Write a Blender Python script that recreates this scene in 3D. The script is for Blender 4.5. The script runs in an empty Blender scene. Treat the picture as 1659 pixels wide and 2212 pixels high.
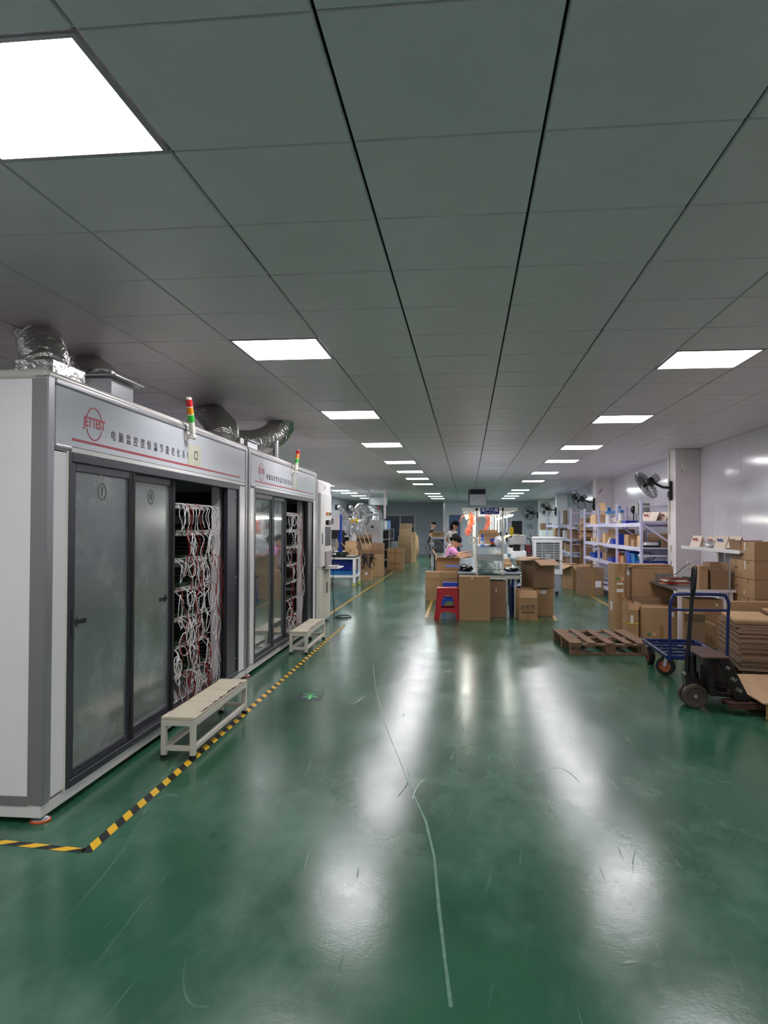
import bpy, math, random
from math import sin, cos, pi, radians as R
from mathutils import Vector, Matrix, Euler
rnd = random.Random(7)
scn = bpy.context.scene
col = scn.collection
# ---------------------------------------------------------------- camera
CAMH = 1.40; FPX = 1602.0
_f = Vector((sin(-.11193)*cos(.02005), cos(-.11193)*cos(.02005), sin(.02005)))
_r = Vector((cos(-.11193), -sin(-.11193), 0)); _u = _r.cross(_f)
_r2 = cos(.00288)*_r + sin(.00288)*_u; _u2 = -sin(.00288)*_r + cos(.00288)*_u
cd = bpy.data.cameras.new('camera'); cam = bpy.data.objects.new('camera', cd); col.objects.link(cam)
cd.sensor_fit = 'HORIZONTAL'; cd.sensor_width = 36; cd.lens = 36*FPX/1659; cd.clip_start = .05; cd.clip_end = 200
M = Matrix((_r2, _u2, -_f)).transposed().to_4x4(); M.translation = (0, 0, CAMH); cam.matrix_world = M
scn.camera = cam
# ---------------------------------------------------------------- world, exposure
w = bpy.data.worlds.new('world'); scn.world = w; w.use_nodes = True
w.node_tree.nodes['Background'].inputs[0].default_value = (.05, .06, .07, 1)
w.node_tree.nodes['Background'].inputs[1].default_value = .3
LAMP = 9.0            # emission strength of the ceiling panels
scn.view_settings.view_transform = 'Standard'; scn.view_settings.look = 'None'
scn.view_settings.gamma = 1; scn.view_settings.use_curve_mapping = False
scn.view_settings.exposure = 1.42
H = 2.6255            # ceiling height
def ray(px, py): return _f + _r2*((px-829.5)/FPX) - _u2*((py-1106)/FPX)
def gp(px, py, z=0):  # point of the horizontal plane z seen at a pixel
    d = ray(px, py); t = (z-CAMH)/d.z; return Vector((d.x*t, d.y*t, z))
def at(px, py, Y):    # point of the upright plane Y seen at a pixel
    d = ray(px, py); t = Y/d.y; return Vector((d.x*t, Y, CAMH+d.z*t))
def sr(h):
    c = [int(h[i:i+2], 16)/255 for i in (0, 2, 4)]
    return tuple(x/12.92 if x < .04045 else ((x+.055)/1.055)**2.4 for x in c)
# ---------------------------------------------------------------- materials
MATS = {}
def mat(name, c, rough=.5, metal=0, var=0, vs=6, bump=0, bs=30, bd=.01, spec=.5, emit=0, alpha=1, coat=0, stretch=None, rvar=0):
    if name in MATS: return MATS[name]
    m = bpy.data.materials.new(name); m.use_nodes = True; nt = m.node_tree; N = nt.nodes; L = nt.links
    b = N['Principled BSDF']; c = sr(c) if isinstance(c, str) else c
    b.inputs['Base Color'].default_value = (*c, 1); b.inputs['Roughness'].default_value = rough
    b.inputs['Metallic'].default_value = metal; b.inputs['Specular IOR Level'].default_value = spec
    b.inputs['Coat Weight'].default_value = coat; b.inputs['Alpha'].default_value = alpha
    if emit: b.inputs['Emission Color'].default_value = (*c, 1); b.inputs['Emission Strength'].default_value = emit
    tc = None
    if var or bump or rvar:
        tc = N.new('ShaderNodeTexCoord'); mp = N.new('ShaderNodeMapping'); L.new(tc.outputs['Object'], mp.inputs[0])
        if stretch: mp.inputs['Scale'].default_value = stretch
    if var or rvar:
        n = N.new('ShaderNodeTexNoise'); n.inputs['Scale'].default_value = vs; n.inputs['Detail'].default_value = 6; n.inputs['Roughness'].default_value = .65
        L.new(mp.outputs[0], n.inputs['Vector'])
        if var:
            r = N.new('ShaderNodeValToRGB'); r.color_ramp.elements[0].position = .3; r.color_ramp.elements[1].position = .7
            r.color_ramp.elements[0].color = (*[x*(1-var) for x in c], 1); r.color_ramp.elements[1].color = (*[min(1, x*(1+var)) for x in c], 1)
            L.new(n.outputs[0], r.inputs[0]); L.new(r.outputs[0], b.inputs['Base Color'])
        if rvar:
            mr = N.new('ShaderNodeMapRange'); mr.inputs['To Min'].default_value = rough-rvar; mr.inputs['To Max'].default_value = rough+rvar
            mr.inputs['From Min'].default_value = .3; mr.inputs['From Max'].default_value = .7
            L.new(n.outputs[0], mr.inputs[0]); L.new(mr.outputs[0], b.inputs['Roughness'])
    if bump:
        n = N.new('ShaderNodeTexNoise'); n.inputs['Scale'].default_value = bs; n.inputs['Detail'].default_value = 4
        L.new(mp.outputs[0], n.inputs['Vector']); bp = N.new('ShaderNodeBump'); bp.inputs['Strength'].default_value = bump; bp.inputs['Distance'].default_value = bd
        L.new(n.outputs[0], bp.inputs['Height']); L.new(bp.outputs[0], b.inputs['Normal'])
    MATS[name] = m; return m
def floor_mat():
    m = bpy.data.materials.new('green_epoxy'); m.use_nodes = True; nt = m.node_tree; N = nt.nodes; L = nt.links; b = N['Principled BSDF']
    tc = N.new('ShaderNodeTexCoord'); O = tc.outputs['Object']
    def noise(scale, det, st=None, rough=.6, dist=0):
        mp = N.new('ShaderNodeMapping'); L.new(O, mp.inputs[0])
        if st: mp.inputs['Scale'].default_value = st[:3]; mp.inputs['Rotation'].default_value = (0, 0, st[3])
        n = N.new('ShaderNodeTexNoise'); n.inputs['Scale'].default_value = scale; n.inputs['Detail'].default_value = det
        n.inputs['Roughness'].default_value = rough; n.inputs['Distortion'].default_value = dist; L.new(mp.outputs[0], n.inputs['Vector']); return n.outputs[0]
    def ramp(x, a, b_, ca=(0, 0, 0, 1), cb=(1, 1, 1, 1)):
        r = N.new('ShaderNodeValToRGB'); r.color_ramp.elements[0].position = a; r.color_ramp.elements[1].position = b_
        r.color_ramp.elements[0].color = ca; r.color_ramp.elements[1].color = cb; L.new(x, r.inputs[0]); return r.outputs[0]
    def math_(op, a, b_):
        n = N.new('ShaderNodeMath'); n.operation = op; n.use_clamp = True
        for i, v in enumerate((a, b_)):
            if isinstance(v, (int, float)): n.inputs[i].default_value = v
            else: L.new(v, n.inputs[i])
        return n.outputs[0]
    def scratch(scale, ang, st, mscale):
        # thin long lines: the rim of a stretched, warped noise level, kept only where a mask allows
        n = noise(scale, 0, (st, .22, 1, ang), .5, .25)
        r = N.new('ShaderNodeValToRGB'); e = r.color_ramp.elements; e[0].position = .497; e[0].color = (0, 0, 0, 1); e[1].position = .503; e[1].color = (0, 0, 0, 1)
        k = e.new(.5); k.color = (1, 1, 1, 1); L.new(n, r.inputs[0])
        return math_('MULTIPLY', r.outputs[0], ramp(noise(mscale, 5), .54, .62))
    base = ramp(noise(.8, 6), .3, .72, (*sr('174a32'), 1), (*sr('33674d'), 1))
    wear = ramp(noise(1.5, 9, (1, .5, 1, .5), .64), .46, .80)
    s = math_('MAXIMUM', math_('MAXIMUM', scratch(1.1, .5, 1.6, .9), scratch(1.6, -.8, 1.5, 1.3)), scratch(2.6, 1.7, 1.2, 1.7))
    mx = N.new('ShaderNodeMix'); mx.data_type = 'RGBA'; L.new(base, mx.inputs[6]); mx.inputs[7].default_value = (*sr('6b9480'), 1)
    L.new(math_('MULTIPLY', wear, .6), mx.inputs[0])
    mx2 = N.new('ShaderNodeMix'); mx2.data_type = 'RGBA'; L.new(mx.outputs[2], mx2.inputs[6]); mx2.inputs[7].default_value = (*sr('7fa592'), 1)
    L.new(math_('MULTIPLY', s, .3), mx2.inputs[0]); L.new(mx2.outputs[2], b.inputs['Base Color'])
    rr = N.new('ShaderNodeMapRange'); rr.inputs['To Min'].default_value = .11; rr.inputs['To Max'].default_value = .34
    L.new(math_('ADD', math_('MULTIPLY', noise(3, 8, None, .7), .75), math_('MULTIPLY', wear, .35)), rr.inputs[0]); L.new(rr.outputs[0], b.inputs['Roughness'])
    bp = N.new('ShaderNodeBump'); bp.inputs['Strength'].default_value = .22; bp.inputs['Distance'].default_value = .006
    hh = math_('ADD', math_('MULTIPLY', noise(5, 5), .7), math_('MULTIPLY', noise(70, 5), .22)); L.new(hh, bp.inputs['Height'])
    bp2 = N.new('ShaderNodeBump'); bp2.inputs['Strength'].default_value = .25; bp2.inputs['Distance'].default_value = .0015
    L.new(s, bp2.inputs['Height']); L.new(bp.outputs[0], bp2.inputs['Normal']); L.new(bp2.outputs[0], b.inputs['Normal'])
    b.inputs['Specular IOR Level'].default_value = .62
    return m
def glass_mat(name, tint, film, gloss, fl, rough=.06):
    # thin pane: reflection + see-through + a film of dirt in blotches
    m = bpy.data.materials.new(name); m.use_nodes = True; nt = m.node_tree; N = nt.nodes; L = nt.links; N.clear()
    out = N.new('ShaderNodeOutputMaterial'); tr = N.new('ShaderNodeBsdfTransparent'); tr.inputs[0].default_value = (*tint, 1)
    gl = N.new('ShaderNodeBsdfGlossy'); gl.inputs['Roughness'].default_value = rough; df = N.new('ShaderNodeBsdfDiffuse'); df.inputs[0].default_value = (*film, 1)
    tc = N.new('ShaderNodeTexCoord'); n = N.new('ShaderNodeTexNoise'); n.inputs['Scale'].default_value = 2.6; n.inputs['Detail'].default_value = 10; n.inputs['Roughness'].default_value = .68; n.inputs['Distortion'].default_value = .25
    L.new(tc.outputs['Object'], n.inputs[0]); mr = N.new('ShaderNodeMapRange'); mr.inputs['From Min'].default_value = .35; mr.inputs['From Max'].default_value = .7
    mr.inputs['To Min'].default_value = fl*.6; mr.inputs['To Max'].default_value = fl*1.45; L.new(n.outputs[0], mr.inputs[0])
    m2 = N.new('ShaderNodeMapRange'); m2.inputs['To Min'].default_value = rough*.5; m2.inputs['To Max'].default_value = rough*1.8; L.new(n.outputs[0], m2.inputs[0]); L.new(m2.outputs[0], gl.inputs['Roughness'])
    a = N.new('ShaderNodeMixShader'); L.new(mr.outputs[0], a.inputs[0]); L.new(tr.outputs[0], a.inputs[1]); L.new(df.outputs[0], a.inputs[2])
    fr = N.new('ShaderNodeFresnel'); fr.inputs[0].default_value = 1.5; ad = N.new('ShaderNodeMath'); ad.operation = 'MULTIPLY_ADD'; ad.use_clamp = True
    L.new(fr.outputs[0], ad.inputs[0]); ad.inputs[1].default_value = 1.6; ad.inputs[2].default_value = gloss
    b = N.new('ShaderNodeMixShader'); L.new(ad.outputs[0], b.inputs[0]); L.new(a.outputs[0], b.inputs[1]); L.new(gl.outputs[0], b.inputs[2]); L.new(b.outputs[0], out.inputs[0])
    return m
def stripe_mat():
    m = bpy.data.materials.new('hazard_tape'); m.use_nodes = True; nt = m.node_tree; N = nt.nodes; L = nt.links; b = N['Principled BSDF']
    uv = N.new('ShaderNodeUVMap'); sp = N.new('ShaderNodeSeparateXYZ'); L.new(uv.outputs[0], sp.inputs[0])
    a = N.new('ShaderNodeMath'); a.operation = 'MULTIPLY_ADD'; L.new(sp.outputs[1], a.inputs[0]); a.inputs[1].default_value = .38; L.new(sp.outputs[0], a.inputs[2])
    fr = N.new('ShaderNodeMath'); fr.operation = 'FRACT'; L.new(a.outputs[0], fr.inputs[0]); g = N.new('ShaderNodeMath'); g.operation = 'GREATER_THAN'; g.inputs[1].default_value = .5; L.new(fr.outputs[0], g.inputs[0])
    mx = N.new('ShaderNodeMix'); mx.data_type = 'RGBA'; mx.inputs[6].default_value = (.012, .012, .014, 1); mx.inputs[7].default_value = (*sr('f2c12c'), 1); L.new(g.outputs[0], mx.inputs[0])
    L.new(mx.outputs[2], b.inputs['Base Color']); b.inputs['Roughness'].default_value = .35
    return m
M_FLOOR = floor_mat(); M_TAPE = stripe_mat()
M_CEIL = mat('ceiling_panel_enamel', 'e9dfe4', .38, .0, .05, 2.5, .10, 7, .02, rvar=.05)
M_GAP = mat('ceiling_void', '15181a', .9)
M_WALLP = mat('glossy_wall_panel', 'd6d2dc', .13, 0, .03, 1.2, .12, 2.2, .01)
M_WALL = mat('matt_grey_wall', 'cdccd9', .6, 0, .04, 1.5)
M_COL = mat('painted_column', 'e2dadb', .5, 0, .04, 2)
M_WHITE = mat('white_coated_steel', 'ecebec', .28, 0, .03, 2, .03, 6)
M_FASC = mat('silver_fascia_sheet', 'c3c8cd', .22, .15, .03, 1.5, .02, 4)
M_ALU = mat('brushed_aluminium', 'a5a6a9', .38, .75, .05, 8)
M_CREAM = mat('cream_painted_steel', 'ded9cb', .38, 0, .06, 6, .04, 20)
M_CREAM2 = mat('ivory_panel', 'e0dedb', .32, 0, .02, 3)
M_DARK = mat('anthracite_frame', '33363e', .38, .2, .06, 10)
M_BLACK = mat('black_plastic', '0e0e10', .42)
M_RUB = mat('black_rubber', '141414', .7)
M_INNER = mat('chamber_liner', 'a8a8a5', .55, 0, .06, 3)
M_LOUV = mat('dark_louvre', '2b2c2c', .5, .3)
M_RED = mat('sign_red', 'a82a3c', .4)
M_INK = mat('black_ink', '1c1d22', .5)
M_FOIL = mat('crinkled_foil', 'b9b8b4', .2, 1, .1, 14, .9, 26, .012)
M_GALV = mat('galvanised_sheet', 'b4b6b8', .33, .85, .12, 5, .1, 10)
M_CARD = mat('cardboard', 'b08c66', .72, 0, .07, 4, .05, 60, .002)
M_CARD2 = mat('cardboard_dark', '94765a', .75, 0, .08, 4, .05, 60, .002)
M_CARD3 = mat('cardboard_light', 'c9a67c', .7, 0, .06, 4, .05, 60, .002)
M_CEDGE = mat('cardboard_cut_edge', 'a58867', .85, 0, .25, 90, .3, 120, .003, stretch=(.1, .1, 1))
M_PTAPE = mat('packing_tape', 'a5814f', .15, 0, .05, 8, .1, 20, spec=.7)
M_PAPER = mat('white_label_paper', 'e9e8ea', .6)
M_WOOD = mat('pallet_wood', 'a58560', .75, 0, .22, 5, .3, 18, .004, stretch=(1, 6, 6))
M_WOOD2 = mat('pallet_wood_dark', '7c6047', .8, 0, .25, 5, .3, 18, .004, stretch=(6, 1, 6))
M_PLY = mat('plywood', 'b99774', .65, 0, .15, 3, .1, 14, .003, stretch=(5, 1, 1))
M_BLUEP = mat('blue_plastic', '1f45b8', .35, 0, .05, 3)
M_BLUED = mat('dark_blue_plastic', '101c5c', .35)
M_REDP = mat('red_plastic', 'b3121f', .32, 0, .06, 3)
M_NAVY = mat('navy_painted_steel', '1c2c63', .35, .2, .12, 8)
M_LILAC = mat('lilac_rack_steel', 'cdcbe6', .4, 0, .03, 4)
M_FANB = mat('black_fan_plastic', '0c0c0e', .28)
M_CWHITE = mat('white_cable', 'dedcda', .4)
M_CRED = mat('red_cable', '8f1f1c', .4)
M_PCB = mat('green_circuit_board', '27402c', .5, 0, .4, 40)
M_SKIN = mat('skin', 'bb8a70', .55)
M_HAIR = mat('black_hair', '0d0b0b', .85, spec=.15)
M_LAMP = mat('lamp_diffuser', (1, .955, .995), .5, emit=LAMP)
M_LAMPC = mat('lamp_diffuser_cool', (.88, 1, .99), .5, emit=LAMP*1.7)
# ---------------------------------------------------------------- mesh building
class MB:
    def __init__(s): s.v = []; s.f = []
    def add(s, vs, fs, M=None):
        n = len(s.v)
        s.v += [tuple(M @ Vector(p)) for p in vs] if M else [tuple(p) for p in vs]
        s.f += [tuple(i+n for i in f) for f in fs]; return s
    def box(s, x0, x1, y0, y1, z0, z1, M=None):
        return s.add([(x0, y0, z0), (x1, y0, z0), (x1, y1, z0), (x0, y1, z0), (x0, y0, z1), (x1, y0, z1), (x1, y1, z1), (x0, y1, z1)],
                     [(3, 2, 1, 0), (4, 5, 6, 7), (0, 1, 5, 4), (1, 2, 6, 5), (2, 3, 7, 6), (3, 0, 4, 7)], M)
    def cb(s, c, sz, rot=(0, 0, 0)):
        return s.box(-sz[0]/2, sz[0]/2, -sz[1]/2, sz[1]/2, -sz[2]/2, sz[2]/2, Matrix.Translation(c) @ Euler(rot).to_matrix().to_4x4())
    def bar(s, a, b, wd, th=None, up=(0, 0, 1)):   # rectangular bar between two points
        a = Vector(a); b = Vector(b); d = (b-a); l = d.length; d.normalize(); up = Vector(up)
        if abs(d.dot(up)) > .98: up = Vector((1, 0, 0))
        x = d.cross(up).normalized(); y = x.cross(d); Mx = Matrix((x, d, y)).transposed().to_4x4(); Mx.translation = a; th = th or wd
        return s.box(-wd/2, wd/2, 0, l, -th/2, th/2, Mx)
    def lathe(s, prof, n=20, M=None, a0=0, a1=2*pi):
        full = abs(a1-a0-2*pi) < 1e-6; k = n if full else n+1; vs = []; fs = []; m = len(prof)
        for i in range(k):
            a = a0+(a1-a0)*i/n
            for r, z in prof: vs.append((r*cos(a), r*sin(a), z))
        for i in range(n):
            j = (i+1) % k
            for q in range(m-1): fs.append((i*m+q, j*m+q, j*m+q+1, i*m+q+1))
        return s.add(vs, fs, M)
    def cyl(s, a, b, r, r2=None, n=14):
        a = Vector(a); b = Vector(b); d = b-a; l = d.length; r2 = r if r2 is None else r2
        Mx = Matrix.Translation(a) @ d.to_track_quat('Z', 'Y').to_matrix().to_4x4()
        return s.lathe([(0, 0), (r, 0), (r2, l), (0, l)], n, Mx)
    def tube(s, pts, r, n=6, closed=False):
        pts = [Vector(p) for p in pts]; m = len(pts); rr = r if isinstance(r, (list, tuple)) else [r]*m; vs = []; prev = None
        for i, p in enumerate(pts):
            if closed: t = pts[(i+1) % m]-pts[i-1]
            else: t = pts[min(i+1, m-1)]-pts[max(i-1, 0)]
            t.normalize()
            if prev is None:
                x = t.cross(Vector((0, 0, 1)) if abs(t.z) < .9 else Vector((1, 0, 0))).normalized()
            else: x = (prev - t*prev.dot(t)).normalized()
            prev = x; y = t.cross(x)
            for k in range(n): a = 2*pi*k/n; vs.append(p + (x*cos(a)+y*sin(a))*rr[i])
        fs = []
        for i in range(m if closed else m-1):
            j = (i+1) % m
            for k in range(n): q = (k+1) % n; fs.append((i*n+k, i*n+q, j*n+q, j*n+k))
        if not closed: fs.append(tuple(range(n))[::-1]); fs.append(tuple((m-1)*n+k for k in range(n)))
        return s.add(vs, fs)
    def prism(s, poly, z0, z1, M=None):
        n = len(poly); vs = [(x, y, z0) for x, y in poly]+[(x, y, z1) for x, y in poly]
        fs = [tuple(range(n))[::-1], tuple(range(n, 2*n))]+[(i, (i+1) % n, n+(i+1) % n, n+i) for i in range(n)]
        return s.add(vs, fs, M)
    def ball(s, c, r, n=12):
        r = r if isinstance(r, (tuple, list)) else (r, r, r); prof = [(sin(pi*i/8), -cos(pi*i/8)) for i in range(9)]; prof[0] = (0, -1); prof[8] = (0, 1)
        return s.lathe(prof, n, Matrix.Translation(c) @ Matrix.Diagonal((*r, 1)))
    def build(s, name, m, parent=None, smooth=False, bevel=0, label=None, kind=None, loc=None, rotz=0, seg=1):
        me = bpy.data.meshes.new(name); me.from_pydata(s.v, [], s.f); me.update()
        o = bpy.data.objects.new(name, me); col.objects.link(o)
        for q in (m if isinstance(m, (list, tuple)) else [m]): me.materials.append(q)
        if parent: o.parent = parent
        if loc is not None: o.location = loc
        o.rotation_euler[2] = rotz
        if smooth: me.polygons.foreach_set('use_smooth', [True]*len(me.polygons)); me.set_sharp_from_angle(angle=R(42))
        if bevel:
            b = o.modifiers.new('bevel', 'BEVEL'); b.width = bevel; b.segments = seg; b.limit_method = 'ANGLE'; b.angle_limit = R(40)
        if label: o['label'] = label
        if kind: o['kind'] = kind
        return o
def thing(name, label, cat, loc=(0, 0, 0), rotz=0, group=None):
    o = bpy.data.objects.new(name, None); col.objects.link(o); o.empty_display_size = .1; o.location = loc; o.rotation_euler[2] = rotz
    o['label'] = label; o['category'] = cat
    if group: o['group'] = group
    return o
def tag(o, label, cat, group=None):
    o['label'] = label; o['category'] = cat
    if group: o['group'] = group
    return o
def bx(x0, x1, y0, y1, z0, z1): return MB().box(x0, x1, y0, y1, z0, z1)
def copy_tree(o, parent=None, label=None):
    c = o.copy(); col.objects.link(c); c.parent = parent
    if label: c['label'] = label
    for ch in [q for q in bpy.data.objects if q.parent == o]: copy_tree(ch, c)
    return c
def text(name, s, size, Mx, m, parent, weight=0, sx=1, label=None, align='CENTER', sp=1):
    cu = bpy.data.curves.new('txt', 'FONT'); cu.body = s; cu.size = size; cu.extrude = .0006; cu.offset = weight; cu.align_x = align; cu.align_y = 'CENTER'; cu.space_character = sp
    cu.resolution_u = 2
    ob = bpy.data.objects.new('txt', cu); col.objects.link(ob)
    me = bpy.data.meshes.new_from_object(ob); bpy.data.objects.remove(ob); me.materials.clear(); me.materials.append(m)
    me.transform(Mx @ Matrix.Diagonal((sx, 1, 1, 1)))
    o = bpy.data.objects.new(name, me); col.objects.link(o)
    if parent: o.parent = parent
    if label: o['label'] = label
    return o
MX_PX = Matrix(((0, 0, 1, 0), (1, 0, 0, 0), (0, 1, 0, 0), (0, 0, 0, 1)))    # writing on a +X face (reads along +Y)
MX_MY = Matrix(((1, 0, 0, 0), (0, 0, -1, 0), (0, 1, 0, 0), (0, 0, 0, 1)))   # writing on a -Y face (reads along +X)
MX_MX = Matrix(((0, 0, -1, 0), (-1, 0, 0, 0), (0, 1, 0, 0), (0, 0, 0, 1)))  # writing on a -X face (reads along -Y)
def T(x, y, z): return Matrix.Translation((x, y, z))
# ================================================================ THE ROOM
XL, XR, YB, YF, YF2 = -5.6, 3.6, -5.2, 35.6, 38.2
flo = bx(XL, XR+.3, YB, YF2+.2, -.1, 0).build('floor', M_FLOOR, kind='structure')
# a long scuffed seam runs down the aisle
pts = [gp(*p) for p in ((806, 1436), (812, 1490), (830, 1560), (862, 1640), (895, 1720), (920, 1775), (938, 1850), (948, 1960), (962, 2080), (974, 2176))]
mb = MB(); vs = []
for i, p in enumerate(pts):
    wd = .002+.003*(i > 4)+.003*rnd.random(); vs += [(p.x-wd, p.y, .0006), (p.x+wd, p.y, .0006)]
mb.add(vs, [(2*i, 2*i+1, 2*i+3, 2*i+2) for i in range(len(pts)-1)])
mb.build('floor_scratch', mat('scratch_pale', '557f6b', .35, var=.4, vs=25), flo, label='long pale curved scratch')
ceil = bx(XL-.1, XR+.3, YB, YF2+.2, H+.02, H+.1).build('ceiling', M_GAP, kind='structure')
GX, GY, TS = -2.165, 1.714, .6
lampL = {-10, -5, 0, 5, 10, 15, 20, 24, 28, 32, 42, 46, 50}; lampR = {-9, -4, 1, 6, 11, 16, 20, 25, 30, 38, 42, 46, 50}; lampF = {-10, -5, 0, 13, 18, 23, 28, 33, 38, 41, 45, 49}
def tile_mesh():
    b = .004; e = .0035; mb = MB(); lo = e; hi = TS-e; z = H
    mb.add([(lo, lo, z+.012), (hi, lo, z+.012), (hi, hi, z+.012), (lo, hi, z+.012), (lo+b, lo+b, z), (hi-b, lo+b, z), (hi-b, hi-b, z), (lo+b, hi-b, z)],
           [(0, 1, 2, 3), (7, 6, 5, 4), (1, 0, 4, 5), (2, 1, 5, 6), (3, 2, 6, 7), (0, 3, 7, 4)]); return mb
cells = []
for c in range(-6, 10):
    for r in range(-12, 61):
        x = GX+c*TS; y = GY+r*TS
        if (c == 1 and r in lampL) or (c == 6 and r in lampR) or (c == -4 and r in lampF): continue
        if y+TS > YF2+.3: continue
        cells.append((c, r, x, y))
def inview(x, y):
    if y+TS < .8: return False
    q = Vector((x+.3, max(y+.3, .9), H-CAMH)); u = 829.5+FPX*q.dot(_r2)/q.dot(_f); v = 1106-FPX*q.dot(_u2)/q.dot(_f); k = FPX*.4/q.y
    return -k < u < 1659+k and v > -k
vis = sorted([k for k in cells if inview(k[2], k[3])], key=lambda k: k[3]*1.0+abs(k[2])*.2)
near = set(vis[:298]); proto = None; farmb = MB(); tm = tile_mesh()
for k in cells:
    c, r, x, y = k
    if k in near:
        if proto is None: proto = tm.build('ceiling_tile', M_CEIL, ceil, loc=(x, y, 0)); continue
        o = proto.copy(); col.objects.link(o); o.parent = ceil; o.location = (x, y, rnd.uniform(0, .0025))
    else: farmb.add(tm.v, tm.f, T(x, y, 0))
farmb.build('distant_ceiling_tiles', M_CEIL, ceil, kind='stuff')
ords = ['nearest', 'second', 'third', 'fourth', 'fifth', 'sixth', 'seventh', 'eighth', 'ninth', 'tenth', 'eleventh', 'twelfth']
def lamp(c, r, label, grp, m):
    x = GX+c*TS; y = GY+r*TS; t = thing('ceiling_light', label, 'light', (x+.3, y+.3, H), 0, grp)
    f = MB(); f.box(-.297, .297, -.297, -.279, -.003, .012); f.box(-.297, .297, .279, .297, -.003, .012); f.box(-.297, -.279, -.279, .279, -.003, .012); f.box(.279, .297, -.279, .279, -.003, .012)
    f.build('frame', M_ALU, t); bx(-.279, .279, -.279, .279, .002, .014).build('diffuser', m, t); return t
i = 0
for r in sorted(lampL):
    if r < 0: lamp(1, r, 'square LED ceiling panel behind the camera over the cabinet side', 'ceiling panels behind the camera', M_LAMP); continue
    lamp(1, r, ['large square LED ceiling panel cut by the left picture edge', 'square LED ceiling panel above the first big white cabinet, second of left row', 'lit ceiling panel, third from the camera in the left aisle row'][i] if i < 3 else 'lit square ceiling panel, %s from the camera in the left aisle row' % ords[i], 'ceiling panels of the left row', M_LAMP if r < 40 else M_LAMPC); i += 1
i = 0
for r in sorted(lampR):
    if r < 3: lamp(6, r, 'square LED ceiling panel out of view on the right near the camera', 'ceiling panels behind the camera', M_LAMP); continue
    lamp(6, r, 'lit square ceiling panel, %s from the camera in the right row' % ords[i], 'ceiling panels of the right row', M_LAMP if r < 35 else M_LAMPC); i += 1
for r in (-10, -5, 0, 13, 18, 23, 28, 33): lamp(-4, r, 'unseen square LED ceiling panel added on the left for extra light', 'added unseen ceiling panels on the left', M_LAMP)  # extra panels out of sight, added to brighten the cabinets and left side
for i, r in enumerate(sorted(lampF)[8:]): lamp(-4, r, 'small distant ceiling panel left over the duct machine, %s of that row' % ords[i], 'ceiling panels of the far left row', M_LAMPC)
# walls
wr = bx(XR, XR+.1, YB, YF+.1, 0, H+.02).build('wall_right', M_GAP, kind='structure')
y = YB; ys = []
edges = [-5.2, -4.1, -3, -1.9, -.8, .3, 1.4, 2.5, 3.6, 4.7, 5.8, 6.9, 8.0, 9.05, 10.2, 11.35, 12.5]
while edges[-1] < YF: edges.append(edges[-1]+1.15)
for a, b in zip(edges, edges[1:]):
    b = min(b, YF); bx(XR-.03, XR, a+.003, b-.003, 0, H).build('wall_panel', M_WALLP, wr, bevel=.003)
wl = bx(XL-.1, XL, YB, YF2, 0, H+.02).build('wall_left', M_GAP, kind='structure')
y = YB
while y < YF2:
    b = min(y+1.15, YF2); bx(XL, XL+.03, y+.003, b-.003, 0, H).build('wall_panel', M_WALLP, wl, bevel=.003); y += 1.15
wb = bx(XL, XR, YB-.1, YB, 0, H+.02).build('wall_back', M_COL, kind='structure')
wf = bx(XL, -1.05, YF2, YF2+.1, 0, H+.02).build('wall_front', M_WALL, kind='structure')
wf2 = bx(-1.05, XR, YF, YF+.1, 0, H+.02).build('wall_front', M_WALL, kind='structure')
wf3 = bx(-1.15, -1.05, YF-.02, YF2, 0, H+.02).build('wall_front', M_WALLP, kind='structure')
def pillar(x0, x1, y0, y1): return bx(x0, x1, y0, y1, 0, H).build('pillar', M_COL, kind='structure', bevel=.006)
pillar(3.2, XR-.031, 11.9, 12.36); pillar(3.18, XR-.031, 18.9, 19.4); pillar(3.22, XR-.031, 27.4, 27.9); pillar(3.12, XR-.031, 33.2, 33.8)
# ================================================================ AGEING CABINETS (left)
A8 = R(.8)
def lp(x, y, z=0):   # local frame of the cabinet row -> world
    return Vector((-1.975+x*cos(A8)-y*sin(A8), 3.30+x*sin(A8)+y*cos(A8), z))
M_GLASS = glass_mat('dusty_door_glass', (.55, .62, .6), sr('a9bab3'), .08, .42, .16)
M_GLASS2 = glass_mat('clearer_door_glass', (.55, .62, .6), sr('a9bab3'), .10, .30, .04)
def cable_pts(y0, z0, kind):
    x = -.05+rnd.uniform(0, .02); P = [(x-.10, y0+rnd.uniform(-.01, .01), z0+.005), (x-.03, y0, z0+.022), (x+.01, y0, z0+.0)]
    if kind == 'hang':
        L = rnd.uniform(.15, .24); s = rnd.uniform(-.05, .05)
        for k in range(1, 8): P.append((x+.018+.008*sin(k*.9+y0*9), y0+s*(k/7)**2+.006*sin(k*1.7), z0-L*k/7))
    elif kind == 'long':
        L = rnd.uniform(.35, .75); s = rnd.uniform(-.09, .12); ph = rnd.uniform(0, 6)
        for k in range(1, 14): P.append((x+.025+.01*sin(k+ph), y0+s*k/13+.022*sin(k*.8+ph), max(.13, z0-L*k/13)))
    else:
        rr = rnd.uniform(.04, .085); cy = y0+rnd.uniform(-.05, .05); cz = z0-rr-rnd.uniform(.01, .07); a0 = pi/2; tn = rnd.uniform(1.1, 1.9); sg = rnd.choice((-1, 1)); el = rnd.uniform(.6, 1)
        n = int(11*tn)
        for k in range(n): a = a0+sg*2*pi*k/11; P.append((x+.022+.012*sin(a*1.3), cy+rr*el*cos(a)*(1+.03*k), cz+rr*sin(a)*(1+.04*k)))
    return P
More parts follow.
